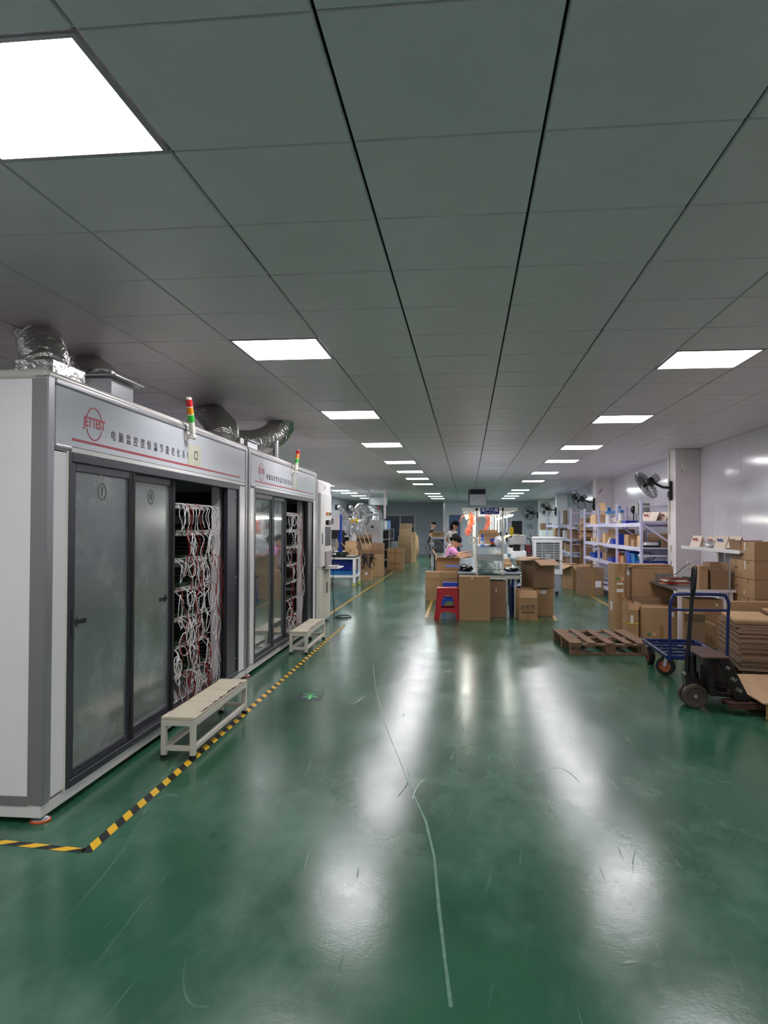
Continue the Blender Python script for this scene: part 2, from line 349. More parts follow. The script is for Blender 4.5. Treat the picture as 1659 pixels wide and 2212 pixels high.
def smooth(P, n=3):
    out = []; m = len(P); P = [Vector(p) for p in P]
    for i in range(m-1):
        a = P[max(i-1, 0)]; b = P[i]; c = P[i+1]; d = P[min(i+2, m-1)]
        for k in range(n):
            t = k/n; out.append(.5*((2*b)+(c-a)*t+(2*a-5*b+4*c-d)*t*t+(3*b-a-3*c+d)*t**3))
    return out+[P[-1]]
def cabinet(yo, label, near_text, ncab, sticker, twist):
    t = thing('ageing_test_cabinet', label, 'cabinet', lp(0, yo), A8, 'ageing test cabinets in a row')
    D = -1.5; L = 3.385; HT = 2.15
    # hollow white body
    b = MB(); b.box(D, 0-.02, .0, .06, .08, HT-.05); b.box(D, -.02, L-.06, L, .08, HT-.05); b.box(D, D+.05, .06, L-.06, .08, HT-.05); b.box(D, -.02, .06, L-.06, 2.02, HT-.05)
    b.build('body_panels', M_WHITE, t, bevel=.004)
    b = MB(); b.box(D, -.01, 0, L, .028, .085); b.build('base_rail', M_CREAM2, t, bevel=.004)
    b = MB()
    for y0 in (0, L-.07): b.box(-.075, 0, y0, y0+.07, .085, HT-.03)
    b.box(-.05, .002, .07, L-.07, HT-.065, HT-.03); b.box(-.02, .002, .07, .235, 1.775, 1.805)
    b.build('corner_extrusion', M_ALU, t, bevel=.012, seg=3)
    bx(D, -.002, .0, L, HT-.055, HT).build('roof_cornice', mat('cornice_coat', 'c9c6c0', .4, .1, .08, 3), t, bevel=.03, seg=4)
    MB().box(-.076, -.001, -.004, -.001, .09, HT-.05).box(D, -.076, -.004, -.001, .085, .13).build('end_trim', mat('grey_trim', '8d8b8c', .4, .4), t)
    bx(-.018, -.004, .085, L-.085, 1.80, HT-.065).build('sign_fascia', M_FASC, t, bevel=.002)
    b = MB(); b.box(-.02, -.006, .075, L-.075, 1.772, 1.80); b.build('fascia_ledge', M_CREAM2, t, bevel=.003)
    for y0, y1 in ((.075, .20), (L-.225, L-.075)): bx(-.02, -.005, y0, y1, .10, 1.765).build('side_panel', M_WHITE, t, bevel=.003)
    bx(-.03, -.001, .19, .2, .085, 1.775).build('edge_strip', M_CREAM, t)
    # red rule and lettering on the fascia
    bx(-.004, -.0025, .235, 3.14, 1.832, 1.845).build('red_rule', M_RED, t)
    for a0, a1 in ((R(22), R(160)), (R(200), R(342))):
        b = MB(); b.lathe([(.082, 0), (.0895, 0), (.0895, .0015), (.082, .0015)], 26, T(-.004, .462, 1.944) @ MX_PX, a0, a1); b.build('emblem_ring', M_RED, t)
    text('emblem_lettering', 'JETTEST', .072, T(-.0035, .466, 1.946) @ MX_PX, M_RED, t, .0022, .92)
    s = '电脑监控型恒温节能老化系统'
    for i, c in enumerate(s): text('lettering', c, .062, T(-.0035, .684+i*.0985, 1.906) @ MX_PX, M_INK, t, .0004, 1, sp=1)
    bx(-.004, -.002, 1.855, 2.12, 1.845, 2.0).build('code_sticker', mat('sticker_film', 'b6b9a0', .3, 0, .12, 12, .3, 30, .003), t, label='greenish film sticker with the cabinet code')
    if sticker == 'C2': text('code_lettering', 'C2', .095, T(-.0015, 2.01, 1.922) @ MX_PX, M_INK, t, 0, .75)
    else:
        text('code_lettering', '中', .09, T(-.0015, 1.99, 1.93) @ MX_PX, M_PAPER, t, .004, .9)
    # dark door frame
    b = MB(); b.box(-.10, .0, .20, .235, .09, 1.77); b.box(-.10, .0, 3.10, 3.13, .09, 1.77); b.box(-.10, 0, .235, 3.10, 1.725, 1.77); b.box(-.10, 0, .235, 3.10, .085, .125)
    b.build('door_frame', M_DARK, t, bevel=.003)
    def door(y0, y1, x, num, arrow, ny):
        d = MB(); e = .06; d.box(x-.03, x, y0, y0+e, .125, 1.725); d.box(x-.03, x, y1-e, y1, .125, 1.725); d.box(x-.03, x, y0+e, y1-e, 1.68, 1.725); d.box(x-.03, x, y0+e, y1-e, .125, .168)
        o = d.build('sliding_door', M_DARK, t, bevel=.003)
        g = bx(x-.018, x-.013, y0+e, y1-e, .168, 1.68).build('glass_pane', M_GLASS if ncab == 1 else M_GLASS2, o)
        w = MB(); w.box(x-.012, x-.009, y0+e, y0+e+.006, .17, 1.68); w.box(x-.012, x-.009, y1-e-.006, y1-e, .17, 1.68); w.box(x-.012, x-.009, y0+e, y1-e, .168, .176); w.build('seal_strip', M_GALV, o)
        b = MB(); b.lathe([(.043, 0), (.0475, 0), (.0475, .001), (.043, .001)], 26, T(x-.0125, ny, 1.59) @ MX_PX); b.build('number_ring', M_INK, o)
        text('number_sticker', num, .075, T(x-.0125, ny, 1.59) @ MX_PX, M_INK, o, .0012, .85)
        ay, dr = arrow; a = [(0, 0), (.05, .03), (.044, .011), (.14, .011), (.14, -.013), (.044, -.013), (.05, -.032)]
        MB().prism([(ay+dr*p, .905+q) for p, q in a], 0, .001, T(x-.0125, 0, 0) @ MX_PX).build('arrow_sticker', M_BLACK, o)
        hy = y0+.03 if dr > 0 else y1-.03; h = MB(); h.box(x-.001, x+.004, hy-.011, hy+.011, .83, .98); h.build('pull_handle', M_BLACK, o, bevel=.002)
        return o
    door(.235, .975, -.012, '1', (.30, 1), .60); door(.955, 1.71, -.052, '4', (1.64, -1), 1.35)
    MB().box(-.004, -.0005, .945, .975, .13, 1.72).box(-.044, -.04, 1.672, 1.712, .13, 1.72).build('door_edge_gasket', M_RUB, t)
    # parked dark door leaf at the far end of the opening
    o = bx(-.045, -.012, 2.82, 3.10, .125, 1.725).build('parked_door_leaf', M_DARK, t, bevel=.003)
    b = MB()
    for zz in (1.66, .95, .90, .24): MB().ball((-.011, 3.06, zz), .006, 8).build('screw', M_GALV, o)
    # inside: liner, louvre, shelves of boards
    b = MB(); b.box(-1.42, -.1, .08, .10, .12, 2.0); b.box(-1.42, -1.38, .10, 3.0, .12, 2.0); b.box(-1.42, -.1, 3.0, 3.03, .12, 2.0); b.box(-1.42, -.1, .1, 3.0, .10, .13); b.box(-1.42, -.1, .1, 3.0, 1.80, 1.83)
    b.build('chamber_liner', M_INNER, t)
    bx(-.17, -.1, 2.86, 2.99, .13, 1.8).build('liner_post', M_COL, t, bevel=.004)
    for z0, z1 in ((1.50, 1.70), (1.10, 1.42), (.60, 1.04), (.2, .55)):
        lv = bx(-.66, -.19, 2.975, 2.997, z0, z1).build('louvre_grille', M_LOUV, t, bevel=.002); n = int((z1-z0)/.035); s_ = MB()
        for k in range(n): s_.cb((-.425, 2.968, z0+.02+k*(z1-z0-.02)/n), (.44, .016, .004), (R(35), 0, 0))
        s_.build('louvre_blades', mat('louvre_grey', '55585a', .4, .5), lv)
    zs = [1.545, 1.345, 1.145, .93, .715, .51, .30]
    for z in zs:
        sh = bx(-.75, -.115, .28, 2.62, z-.018, z-.006).build('shelf', mat('shelf_steel', '6d716f', .4, .5, .2, 30), t, bevel=.001)
        pc = MB(); y = .30
        while y < 2.58:
            wd = rnd.uniform(.035, .06); pc.box(-.13-rnd.uniform(0, .03), -.112, y, y+wd, z-.006, z+rnd.uniform(.008, .03)); pc.box(-.35, -.16, y, y+wd, z-.006, z+rnd.uniform(.01, .04)); y += wd+.012
        pc.build('circuit_boards', M_PCB, sh, kind='stuff')
        cn = MB()
        for k in range(34): y = rnd.uniform(1.7, 2.6); cn.box(-.118, -.104, y, y+.012, z-.01, z+.006)
        cn.build('connectors', M_CWHITE, sh, kind='stuff')
    bx(-.75, -.70, .28, 2.62, .12, 1.8).build('rack_back', M_LOUV, t)
    # cables: white loops and red leads draped over the shelf edges
    ya, yb = 1.72, 2.66; dens = 1.0 if ncab == 1 else .55
    for i, z in enumerate(zs):
        if i == 0:
            for k in range(int(12*dens)): MB().tube(smooth(cable_pts(ya+.03+k*(yb-ya-.02)/(12*dens)+rnd.uniform(-.015, .015), z, 'hang'), 2), .0032, 5).build('white_cable', M_CWHITE, t, True)
            for k in range(int(3*dens)): MB().tube(smooth(cable_pts(rnd.uniform(ya, yb), z, 'loop'), 2), .003, 5).build('white_cable', M_CWHITE, t, True)
        else:
            for k in range(int(9*dens)):
                q = rnd.random(); P = cable_pts(rnd.uniform(ya, yb), z, 'loop' if q < (.62 if ncab == 1 else .25) else ('hang' if q < .85 else 'long'))
                MB().tube(smooth(P, 2), .0032, 5).build('white_cable', M_CWHITE, t, True)
                if rnd.random() < .35:
                    e = Vector(P[-1]); f_ = Vector(P[-2]); d = (e-f_).normalized(); MB().cyl(e, e+d*.03, .006, .004, 8).build('cable_plug', M_CWHITE, t)
            for k in range(int(1.5*dens)): MB().tube(smooth(cable_pts(ya+.25+.5*rnd.random(), z, 'long'), 2), .003, 5).build('white_cable', M_CWHITE, t, True)
        for k in range(int(2.6*dens)+1):
            MB().tube(smooth(cable_pts(rnd.uniform(ya, yb), z, rnd.choice(('long', 'long', 'hang'))), 2), .0034, 5).build('red_cable', M_CRED, t, True)
    # heap of leads on the chamber floor, each its own loop
    for k in range(int(16*dens)):
        cy = rnd.uniform(ya, 2.6); rr = rnd.uniform(.05, .12); cz = rnd.uniform(.14, .26); P = []
        for j in range(12): a = j*.55+k; P.append((-.13+.05*sin(a*.7), cy+rr*cos(a), max(.135, cz+.06*sin(a))))
        MB().tube(smooth(P, 2), .003, 5).build('white_cable' if k % 3 else 'red_cable', M_CWHITE if k % 3 else M_CRED, t, True)
    # levelling feet with orange lock rings
    for y0 in (.05, 1.0, 1.95, 2.9, 3.3):
        f = MB(); f.cyl((-.04 if y0 == .05 else -.09, y0, .028), (-.04 if y0 == .05 else -.09, y0, .006), .012); xx = -.04 if y0 == .05 else -.09
        f.lathe([(0, .03), (.016, .028), (.042, .012), (.045, .002), (0, .0)], 20, T(xx, y0, 0)); o = f.build('levelling_foot', M_GALV, t, True)
        MB().lathe([(.043, 0), (.048, .002), (.047, .008), (.042, .01)], 20, T(xx, y0, 0)).build('lock_ring', mat('orange_ring', 'd95a20', .4), o)
    for y0 in (.18, 2.7):
        f = MB(); f.cyl((-.16, y0-.012, .0275), (-.16, y0+.012, .0275), .0275, n=18); f.build('castor', M_BLACK, t, True)
    return t
c1 = cabinet(0, 'nearest long white ageing cabinet with red C2-coded sign and sliding doors 1 and 4', '', 1, 'C2', 0)
c2 = cabinet(3.42, 'second white ageing cabinet beyond the first, beside the tall control cabinet', '', 2, '中', 0)
# tower lights bolted to the fascias
def tower(y, label, ang, ay):
    t = thing('signal_tower_light', label, 'signal light', lp(0, y, 2.06), A8, 'signal tower lights')
    b = MB(); b.box(-.004, .012, -.02, .02, -.05, .02); b.cyl((.012, 0, -.02), (.05, 0, -.02), .016); b.cyl((.05, -.02, -.02), (.05, .035, -.02), .018); b.build('bracket', M_CREAM, t, True, .002)
    d = Vector((.02, ay, 1)).normalized(); p = Vector((.05, 0, .0)); mats = [('base_tube', M_CREAM, .09, .021), ('green_lens', mat('green_lens', '2fb53a', .25), .05, .0235), ('seam_ring', M_CREAM, .006, .024), ('amber_lens', mat('amber_lens', 'e58a12', .25), .05, .0235),
        ('seam_ring', M_CREAM, .006, .024), ('red_lens', mat('red_lens', 'c8282f', .25), .05, .0235), ('cap', M_CREAM, .012, .023)]
    for n, m, l, r in mats:
        MB().cyl(p, p+d*l, r, r if n != 'cap' else r*.8, 18).build(n, m, t, True); p = p+d*l
    MB().tube([(.0, .0, .02), (.004, -.006, .06), (-.03, -.01, .092)], .004).build('lead', M_BLACK, t, True)
tower(1.80, 'red amber green tower light leaning above the first cabinet sign', 0, -.42)
tower(5.22, 'red amber green tower light above the second cabinet, leaning to the far side', 0, .38)
# roof boxes and flexible foil ducts
def duct(P, r0, label, turns, grp, name='flexible_duct', m=None, sq=1):
    t0 = Vector(P[0]); Q = smooth(P, 14); n = len(Q); rr = []; tot = [0]
    for a, b in zip(Q, Q[1:]): tot.append(tot[-1]+(b-a).length)
    N = max(30, int(tot[-1]/(turns)*8)); pts = []; j = 0
    for i in range(N+1):
        s = tot[-1]*i/N
        while j < n-2 and tot[j+1] < s: j += 1
        f = (s-tot[j])/max(1e-6, tot[j+1]-tot[j]); pts.append(Q[j].lerp(Q[j+1], min(1, f)))
    rr = [r0*(1+.10*sin(2*pi*i/8)+.015*rnd.uniform(-1, 1)) for i in range(N+1)]
    o = MB().tube([p-t0 for p in pts], rr, 22).build(name, m or M_FOIL, None, True, loc=t0); tag(o, label, 'duct', grp); return o
def roofbox(c, sz, label, lid=0, m=None):
    t = thing('duct_collar_box', label, 'metal box', c, A8); MB().box(-sz[0]/2, sz[0]/2, -sz[1]/2, sz[1]/2, 0, sz[2]).build('box', m or M_GALV, t, bevel=.004)
    if lid: bx(-sz[0]/2-lid, sz[0]/2+lid, -sz[1]/2-lid, sz[1]/2+lid, sz[2], sz[2]+.008).build('flange', m or M_GALV, t)
    return t
roofbox(lp(-.14, .27, 2.15), (.2, .32, .07), 'foil taped duct box at the near corner of the first cabinet roof', m=M_FOIL)
roofbox(lp(-.30, .98, 2.15), (.42, .30, .125), 'grey sheet metal duct box with wide flange on the first cabinet roof', .05)
duct([(-2.42, 4.02, 2.22), (-2.48, 4.12, 2.36), (-2.62, 4.3, 2.5), (-2.74, 4.45, H)], .125, 'crumpled foil duct nearest the camera rising from the first cabinet corner', .055, 'foil ducts over the cabinets')
duct([(-2.44, 4.75, 2.29), (-2.52, 4.85, 2.4), (-2.7, 5.05, 2.5), (-2.84, 5.2, H)], .12, 'second foil duct, rising from the flanged box to the ceiling', .05, 'foil ducts over the cabinets')
duct([(-2.2, 6.45, 2.16), (-2.28, 6.75, 2.3), (-2.5, 7.15, 2.46), (-2.72, 7.5, H)], .13, 'third foil duct behind the tower light of the first cabinet', .06, 'foil ducts over the cabinets')
roofbox(lp(-.06, 3.28, 2.15), (.07, .12, .06), 'small foil wrapped box at the joint between the two cabinets', m=M_FOIL)
roofbox(lp(-.28, 4.0, 2.15), (.3, .36, .10), 'grey duct box with foil tape on the second cabinet roof', .02, M_GALV)
duct([(-2.42, 6.95, 2.22), (-2.38, 7.5, 2.25), (-2.28, 8.0, 2.33), (-2.22, 8.4, 2.47), (-2.18, 8.6, H)], .14, 'fanned foil duct curving up to the right from the second cabinet roof', .05, 'foil ducts over the cabinets')
MB().tube([(-2.13, 8.1, 2.15), (-2.13, 8.1, 2.36)], .035, 12).build('duct', M_ALU); tag(bpy.data.objects['duct'], 'grey stub pipe on the second cabinet roof under the fanned duct', 'pipe'); bpy.data.objects['duct'].name = 'stub_pipe'
# control cabinet
t = thing('control_cabinet', 'tall ivory control cabinet with screen and keyboard tray at the row end', 'control cabinet', lp(0, 6.86), A8)
bx(-.75, 0, 0, 1.06, .02, 2.07).build('housing', M_CREAM2, t, bevel=.03, seg=3)
bx(-.0005, .035, .05, .93, .83, 1.88).build('upper_door', M_CREAM2, t, bevel=.008, seg=2)
bx(-.0005, .012, .06, .50, .06, .78).build('lower_door', M_CREAM, t, bevel=.004); bx(-.0005, .012, .52, 1.0, .06, .78).build('lower_door', M_CREAM, t, bevel=.004)
bx(.034, .04, .40, .86, 1.12, 1.40).build('screen', mat('screen_dark', '3e3c44', .2), t, bevel=.003)
bx(.0355, .04, .14, .20, 1.15, 1.31).build('door_handle', M_BLACK, t, bevel=.004)
bx(.012, .018, .66, .72, .42, .58).build('door_handle', M_BLACK, t, bevel=.004)
for k, c in enumerate(('e0552a', 'f0c030', '1d1d1f', '2f7a3a', '8b1e1e')): MB().cyl((.035, .50+k*.075, 1.59), (.055, .50+k*.075, 1.59), .022).build('pilot_lamp', mat('pilot_%d' % k, c, .3), t, True)
for k, y in enumerate((.47, .62, .78)):
    MB().cyl((.035, y, 1.46), (.045, y, 1.46), .05 if k else .035).cb((.06, y, 1.46), (.03, .014, .07)).build('rotary_switch', M_BLACK if k == 0 else M_GALV, t, True)
MB().cyl((-.02, 1.06, 1.38), (-.02, 1.10, 1.38), .028).build('emergency_button', M_REDP, t, True)
MB().box(.036, .055, .40, .86, .80, 1.04).box(-.001, .04, .38, .9, .83, .85).build('tray_recess', mat('recess_grey', '8f8d8a', .5), t)
MB().cb((.12, .66, .80), (.22, .50, .022)).build('keyboard_tray', M_CREAM2, t, bevel=.006)
k0 = MB().cb((.13, .56, .818), (.16, .26, .014)).build('keyboard', M_GALV, t, bevel=.003); kk = MB()
for i in range(9):
    for j in range(4): kk.cb((.075+j*.036, .455+i*.026, .828), (.028, .02, .006))
kk.build('keys', M_PAPER, k0)
mm = MB().ball((.13, .80, .829), (.05, .03, .018)).build('mouse', M_BLACK); mm.matrix_world = Matrix.Translation(lp(0, 6.86)) @ Matrix.Rotation(A8, 4, 'Z'); tag(mm, 'black mouse on the keyboard tray of the control cabinet', 'mouse')
for a0, a1 in ((.5, 2.6), (3.6, 5.8)): MB().lathe([(.028, 0), (.032, 0), (.032, .001), (.028, .001)], 14, T(.001, .55, 1.97) @ MX_PX, a0, a1).build('emblem_ring', M_RED, t)
text('emblem_lettering', 'JETTEST', .024, T(.001, .55, 1.97) @ MX_PX, M_RED, t, .0004, .9)
c = [lp(.02, 7.95, 1.12), lp(.05, 7.97, .9), lp(.03, 7.96, .5), lp(.05, 7.99, .12), lp(.04, 8.03, .008)]
for k in range(26): a = k*.5; c.append(lp(.19+.13*cos(a+2.5)*(1-.01*k), 8.0+.18*sin(a+2.5), .008+.0005*k))
o = MB().tube([p-c[4] for p in smooth(c, 3)], .006, 6).build('mains_cable', M_RUB, None, True, loc=c[4]); tag(o, 'black cable dropping from the control cabinet into a coil on the floor', 'cable')
# step benches
def bench(p0, p1, wd, h, label, worn):
    a = math.atan2(p1[1]-p0[1], p1[0]-p0[0])-pi/2; L = math.hypot(p1[0]-p0[0], p1[1]-p0[1]); t = thing('step_bench', label, 'bench', (p0[0], p0[1], 0), a, 'step benches before the cabinets')
    s = .032
    bx(-wd, 0, 0, L, h-.022, h).build('top', mat('bench_top_paint', 'd6cdb5', .5, 0, .05, 8), t, bevel=.004)
    fr = MB(); fr.box(-wd, 0, 0, s, h-.055, h-.022); fr.box(-wd, 0, L-s, L, h-.055, h-.022); fr.box(-s, 0, s, L-s, h-.055, h-.022); fr.box(-wd, -wd+s, s, L-s, h-.055, h-.022); fr.build('top_frame', M_CREAM, t, bevel=.002)
    for x in (-wd, -s):
        for y in (0, L-s):
            g = bx(x, x+s, y, y+s, .018, h-.055).build('leg', M_CREAM, t, bevel=.002); bx(x-.001, x+s+.001, y-.001, y+s+.001, 0, .018).build('foot_cap', M_RUB, g)
        bx(x+.003, x+s-.003, s, L-s, .045, .075).build('stretcher', M_CREAM, t, bevel=.002)
    for y in (0, L-s): bx(-wd+s, -s, y+.003, y+s-.003, .045, .075).build('stretcher', M_CREAM, t, bevel=.002)
    if worn:   # chipped dark rim and cracks in the paint
        m = mat('bare_rust', '3d2a24', .8, 0, .3, 30)
        for xs in (-.002, -wd+.012):
            v = []; n = 46
            for i in range(n+1): y = L*(.12+.8*i/n); wdd = .005+.02*rnd.random()*(1 if rnd.random() < .6 else .2); v += [(xs, y, h+.0006), (xs-wdd, y, h+.0006)]
            MB().add(v, [(2*i, 2*i+2, 2*i+3, 2*i+1) for i in range(n)]).build('chipped_paint', m, t)
        for yy in (L*.36, L*.68):
            v = []
            for i in range(13): x = -wd+.02+(wd-.03)*i/12; q = yy+.006*rnd.uniform(-1, 1); k = .001+.003*rnd.random(); v += [(x, q-k, h+.0007), (x, q+k, h+.0007)]
            MB().add(v, [(2*i, 2*i+2, 2*i+3, 2*i+1) for i in range(12)]).build('paint_crack', m, t)
bench((-1.628, 4.33), (-1.645, 5.46), .212, .25, 'low cream step bench with chipped paint in front of the nearest cabinet', 1)
bench((-1.745, 8.02), (-1.765, 9.15), .20, .25, 'low cream step bench before the second cabinet, farther one', 1)
# floor tapes
def tape(P, wd, label, per=.075, diag=.38, name='floor_tape'):
    v = []; uv = []; s = 0; P = [Vector((p[0], p[1], 0)) for p in P]
    for i, p in enumerate(P):
        d1 = (P[i]-P[i-1]).normalized() if i else (P[1]-P[0]).normalized(); d2 = (P[i+1]-P[i]).normalized() if i+1 < len(P) else d1
        d = (d1+d2).normalized(); n = Vector((-d.y, d.x, 0)); k = wd/2/max(.5, n.dot(Vector((-d1.y, d1.x, 0))))
        if i: s += (P[i]-P[i-1]).length
        v += [p+n*k, p-n*k]; uv += [(s/per, 0), (s/per, 1)]
    v = [(q.x, q.y, .0012) for q in v]; me = bpy.data.meshes.new(name); fs = [(2*i+1, 2*i+3, 2*i+2, 2*i) for i in range(len(P)-1)]; me.from_pydata(v, [], fs)
    l = me.uv_layers.new(name='UVMap')
    for f in me.polygons:
        for li, vi in zip(f.loop_indices, f.vertices): l.data[li].uv = uv[vi]
    me.materials.append(M_TAPE); o = bpy.data.objects.new(name, me); col.objects.link(o); tag(o, label, 'floor tape'); return o
tape([(-2.9, 3.11), (-2.046, 3.10), (-1.64, 3.06)], .045, 'short black and yellow tape across the floor before the first cabinet end', .155)
tape([(-1.625, 3.045), (-1.655, 5.3), (-1.70, 8), (-1.735, 10.48)], .047, 'long black and yellow floor tape along both cabinets and benches', .16)
tape([(-2.19, 11.7), (-2.24, 17), (-2.27, 22), (-2.40, 27.5), (-2.6, 34)], .05, 'black and yellow floor tape along the mid-left benches beyond the cabinets', .09)
tape([(-.665, 14.1), (-.637, 11.5)], .05, 'short floor tape left of the red stool', .09)
tape([(-.637, 11.45), (1.328, 11.40)], .03, 'floor tape in front of the centre boxes', .2)
tape([(1.33, 11.42), (1.365, 12.6), (1.37, 14.5)], .05, 'floor tape right of the crushed centre box', .09)
tape([(2.505, 13.3), (2.52, 15.5), (2.53, 20), (2.5, 26)], .05, 'floor tape before the lilac racks on the right', .09)
# escape sign on the floor
o = thing('floor_exit_sticker', 'small dark floor sticker with green arrow and exit writing', 'sign', (-1.285, 6.05, 0), R(4))
bx(-.10, .10, -.14, .14, 0, .0014).build('sticker', mat('sticker_dark', '3a3f4a', .3, alpha=1), o)
gr = mat('sticker_green', '5cf088', .4)
MB().prism([(-.012, -.11), (.012, -.11), (.012, -.01), (.05, -.05), (.062, -.038), (0, .03), (-.062, -.038), (-.05, -.05), (-.012, -.01)], .0014, .002).build('arrow', gr, o)
text('lettering', '安全出口', .042, T(0, .085, .0015), gr, o); text('lettering', 'EXIT', .036, T(0, .05, .0015), gr, o)
# ================================================================ CARTONS
def carton(label, base, size, rot=0, flaps=None, m=None, tp=True, st=(), tx=(), group=None, fl=None, mark=None, cut='front', fill=None):
    """base = centre of the bottom; flaps = None (closed) or angles for front, back, left, right (0 in, 90 up, 180 out)"""
    m = m or M_CARD; w_, d, h = size; t = thing('cardboard_box', label, 'box', base, R(rot), group); th = .005; x, y = w_/2, d/2
    if flaps is None:
        b = MB(); k = .0015
        b.add([(-x, -y, 0), (x, -y, 0), (x, y, 0), (-x, y, 0), (-x-k, -y-k, h*.5), (x+k, -y-k, h*.5), (x+k, y+k, h*.5), (-x-k, y+k, h*.5), (-x, -y, h-.004), (x, -y, h-.004), (x, y, h-.004), (-x, y, h-.004)],
              [(3, 2, 1, 0), (8, 9, 10, 11)]+[(i+4*q, (i+1) % 4+4*q, (i+1) % 4+4+4*q, i+4+4*q) for q in (0, 1) for i in range(4)])
        b.build('body', m, t, bevel=.003)
        if w_ >= d: MB().box(-x, x, -y, -.0015, h-.004, h).build('top_flap', m, t); MB().box(-x, x, .0015, y, h-.004, h).build('top_flap', m, t)
        else: MB().box(-x, -.0015, -y, y, h-.004, h).build('top_flap', m, t); MB().box(.0015, x, -y, y, h-.004, h).build('top_flap', m, t)
    else:
        b = MB(); b.box(-x, x, -y, -y+th, 0, h); b.box(-x, x, y-th, y, 0, h); b.box(-x, -x+th, -y+th, y-th, 0, h); b.box(x-th, x, -y+th, y-th, 0, h); b.box(-x+th, x-th, -y+th, y-th, 0, .008)
        b.build('body', m, t, bevel=.0012)
        L = fl or min(w_, d)/2
        for i, a in enumerate(flaps):
            if a is None: continue
            if i == 0: Mx = T(0, -y, h) @ Matrix.Rotation(R(a), 4, 'X'); hw = x
            if i == 1: Mx = T(0, y, h) @ Matrix.Rotation(pi, 4, 'Z') @ Matrix.Rotation(R(a), 4, 'X'); hw = x
            if i == 2: Mx = T(-x, 0, h) @ Matrix.Rotation(-pi/2, 4, 'Z') @ Matrix.Rotation(R(a), 4, 'X'); hw = y
            if i == 3: Mx = T(x, 0, h) @ Matrix.Rotation(pi/2, 4, 'Z') @ Matrix.Rotation(R(a), 4, 'X'); hw = y
            MB().box(-hw+.002, hw-.002, .002, L, 0, .004, Mx).build('flap', m, t)
        if fill is not None: MB().box(-x+th, x-th, -y+th, y-th, .01, h*fill).build('contents', M_CARD2, t)
    if tp:
        b = MB(); q = .024
        if flaps is None and w_ >= d: b.box(-x, x, -q, q, h-.001, h+.0012); b.box(-x-.0035, -x-.0015, -q, q, h*.8, h); b.box(x+.0015, x+.0035, -q, q, h*.8, h)
        elif flaps is None: b.box(-q, q, -y, y, h-.001, h+.0012); b.box(-q, q, -y-.0035, -y-.0015, h*.78, h)
        if tp == 'front': b.box(-q, q, -y-.0035, -y-.0015, 0, h*.45)
        if tp == 'cross': b.box(-q, q, -y-.0035, -y-.0015, 0, h); b.box(-x, x, -y-.0045, -y-.0036, h*.74, h*.80)
        for i in range(0, len(b.v), 8): q_ = MB(); q_.v = b.v[i:i+8]; q_.f = b.f[:6]; q_.build('packing_tape', M_PTAPE, t)
    F = {'f': (T(0, -y-.003, 0) @ MX_MY), 'l': (T(-x-.003, 0, 0) @ MX_MX), 'r': (T(x+.003, 0, 0) @ MX_PX)}
    for s in st:   # stickers: side, u, v, w, h, material
        f, u, v, sw, sh = s[:5]; MB().box(u-sw/2, u+sw/2, v-sh/2, v+sh/2, 0, .001, F[f]).build('paper_label', s[5] if len(s) > 5 else M_PAPER, t)
    for s in tx:   # printing: side, text, u, v, size
        f, q, u, v, sz = s[:5]; text('printing', q, sz, F[f] @ T(u, v, .0005), M_INK, t, .001)
    if mark:       # handling marks printed on the front: glass, umbrella and arrows in frames
        f, u, v, s = mark
        for k in range(3):
            b = MB(); o = u+(k-1)*s*1.25; e = s*.5
            for a, bb, c, dd in ((o-e, o+e, v-e, v-e+s*.07), (o-e, o+e, v+e-s*.07, v+e), (o-e, o-e+s*.07, v-e, v+e), (o+e-s*.07, o+e, v-e, v+e)): b.box(a, bb, c, dd, 0, .001, F[f])
            if k == 0: b.box(o-e*.5, o-e*.3, v-e*.6, v+e*.7, 0, .001, F[f]); b.box(o+e*.3, o+e*.5, v-e*.6, v+e*.7, 0, .001, F[f])
            if k == 1: b.box(o-s*.04, o+s*.04, v-e*.7, v+e*.4, 0, .001, F[f]); b.prism([(o-e*.6, v+.0), (o+e*.6, v+.0), (o, v+e*.75)], 0, .001, F[f])
            if k == 2: b.box(o-s*.03, o+s*.03, v-e*.8, v+e*.1, 0, .001, F[f]); b.prism([(o-e*.5, v+e*.7), (o+e*.5, v+e*.7), (o, v-e*.1)], 0, .001, F[f])
            b.build('handling_mark', M_INK, t)
    return t
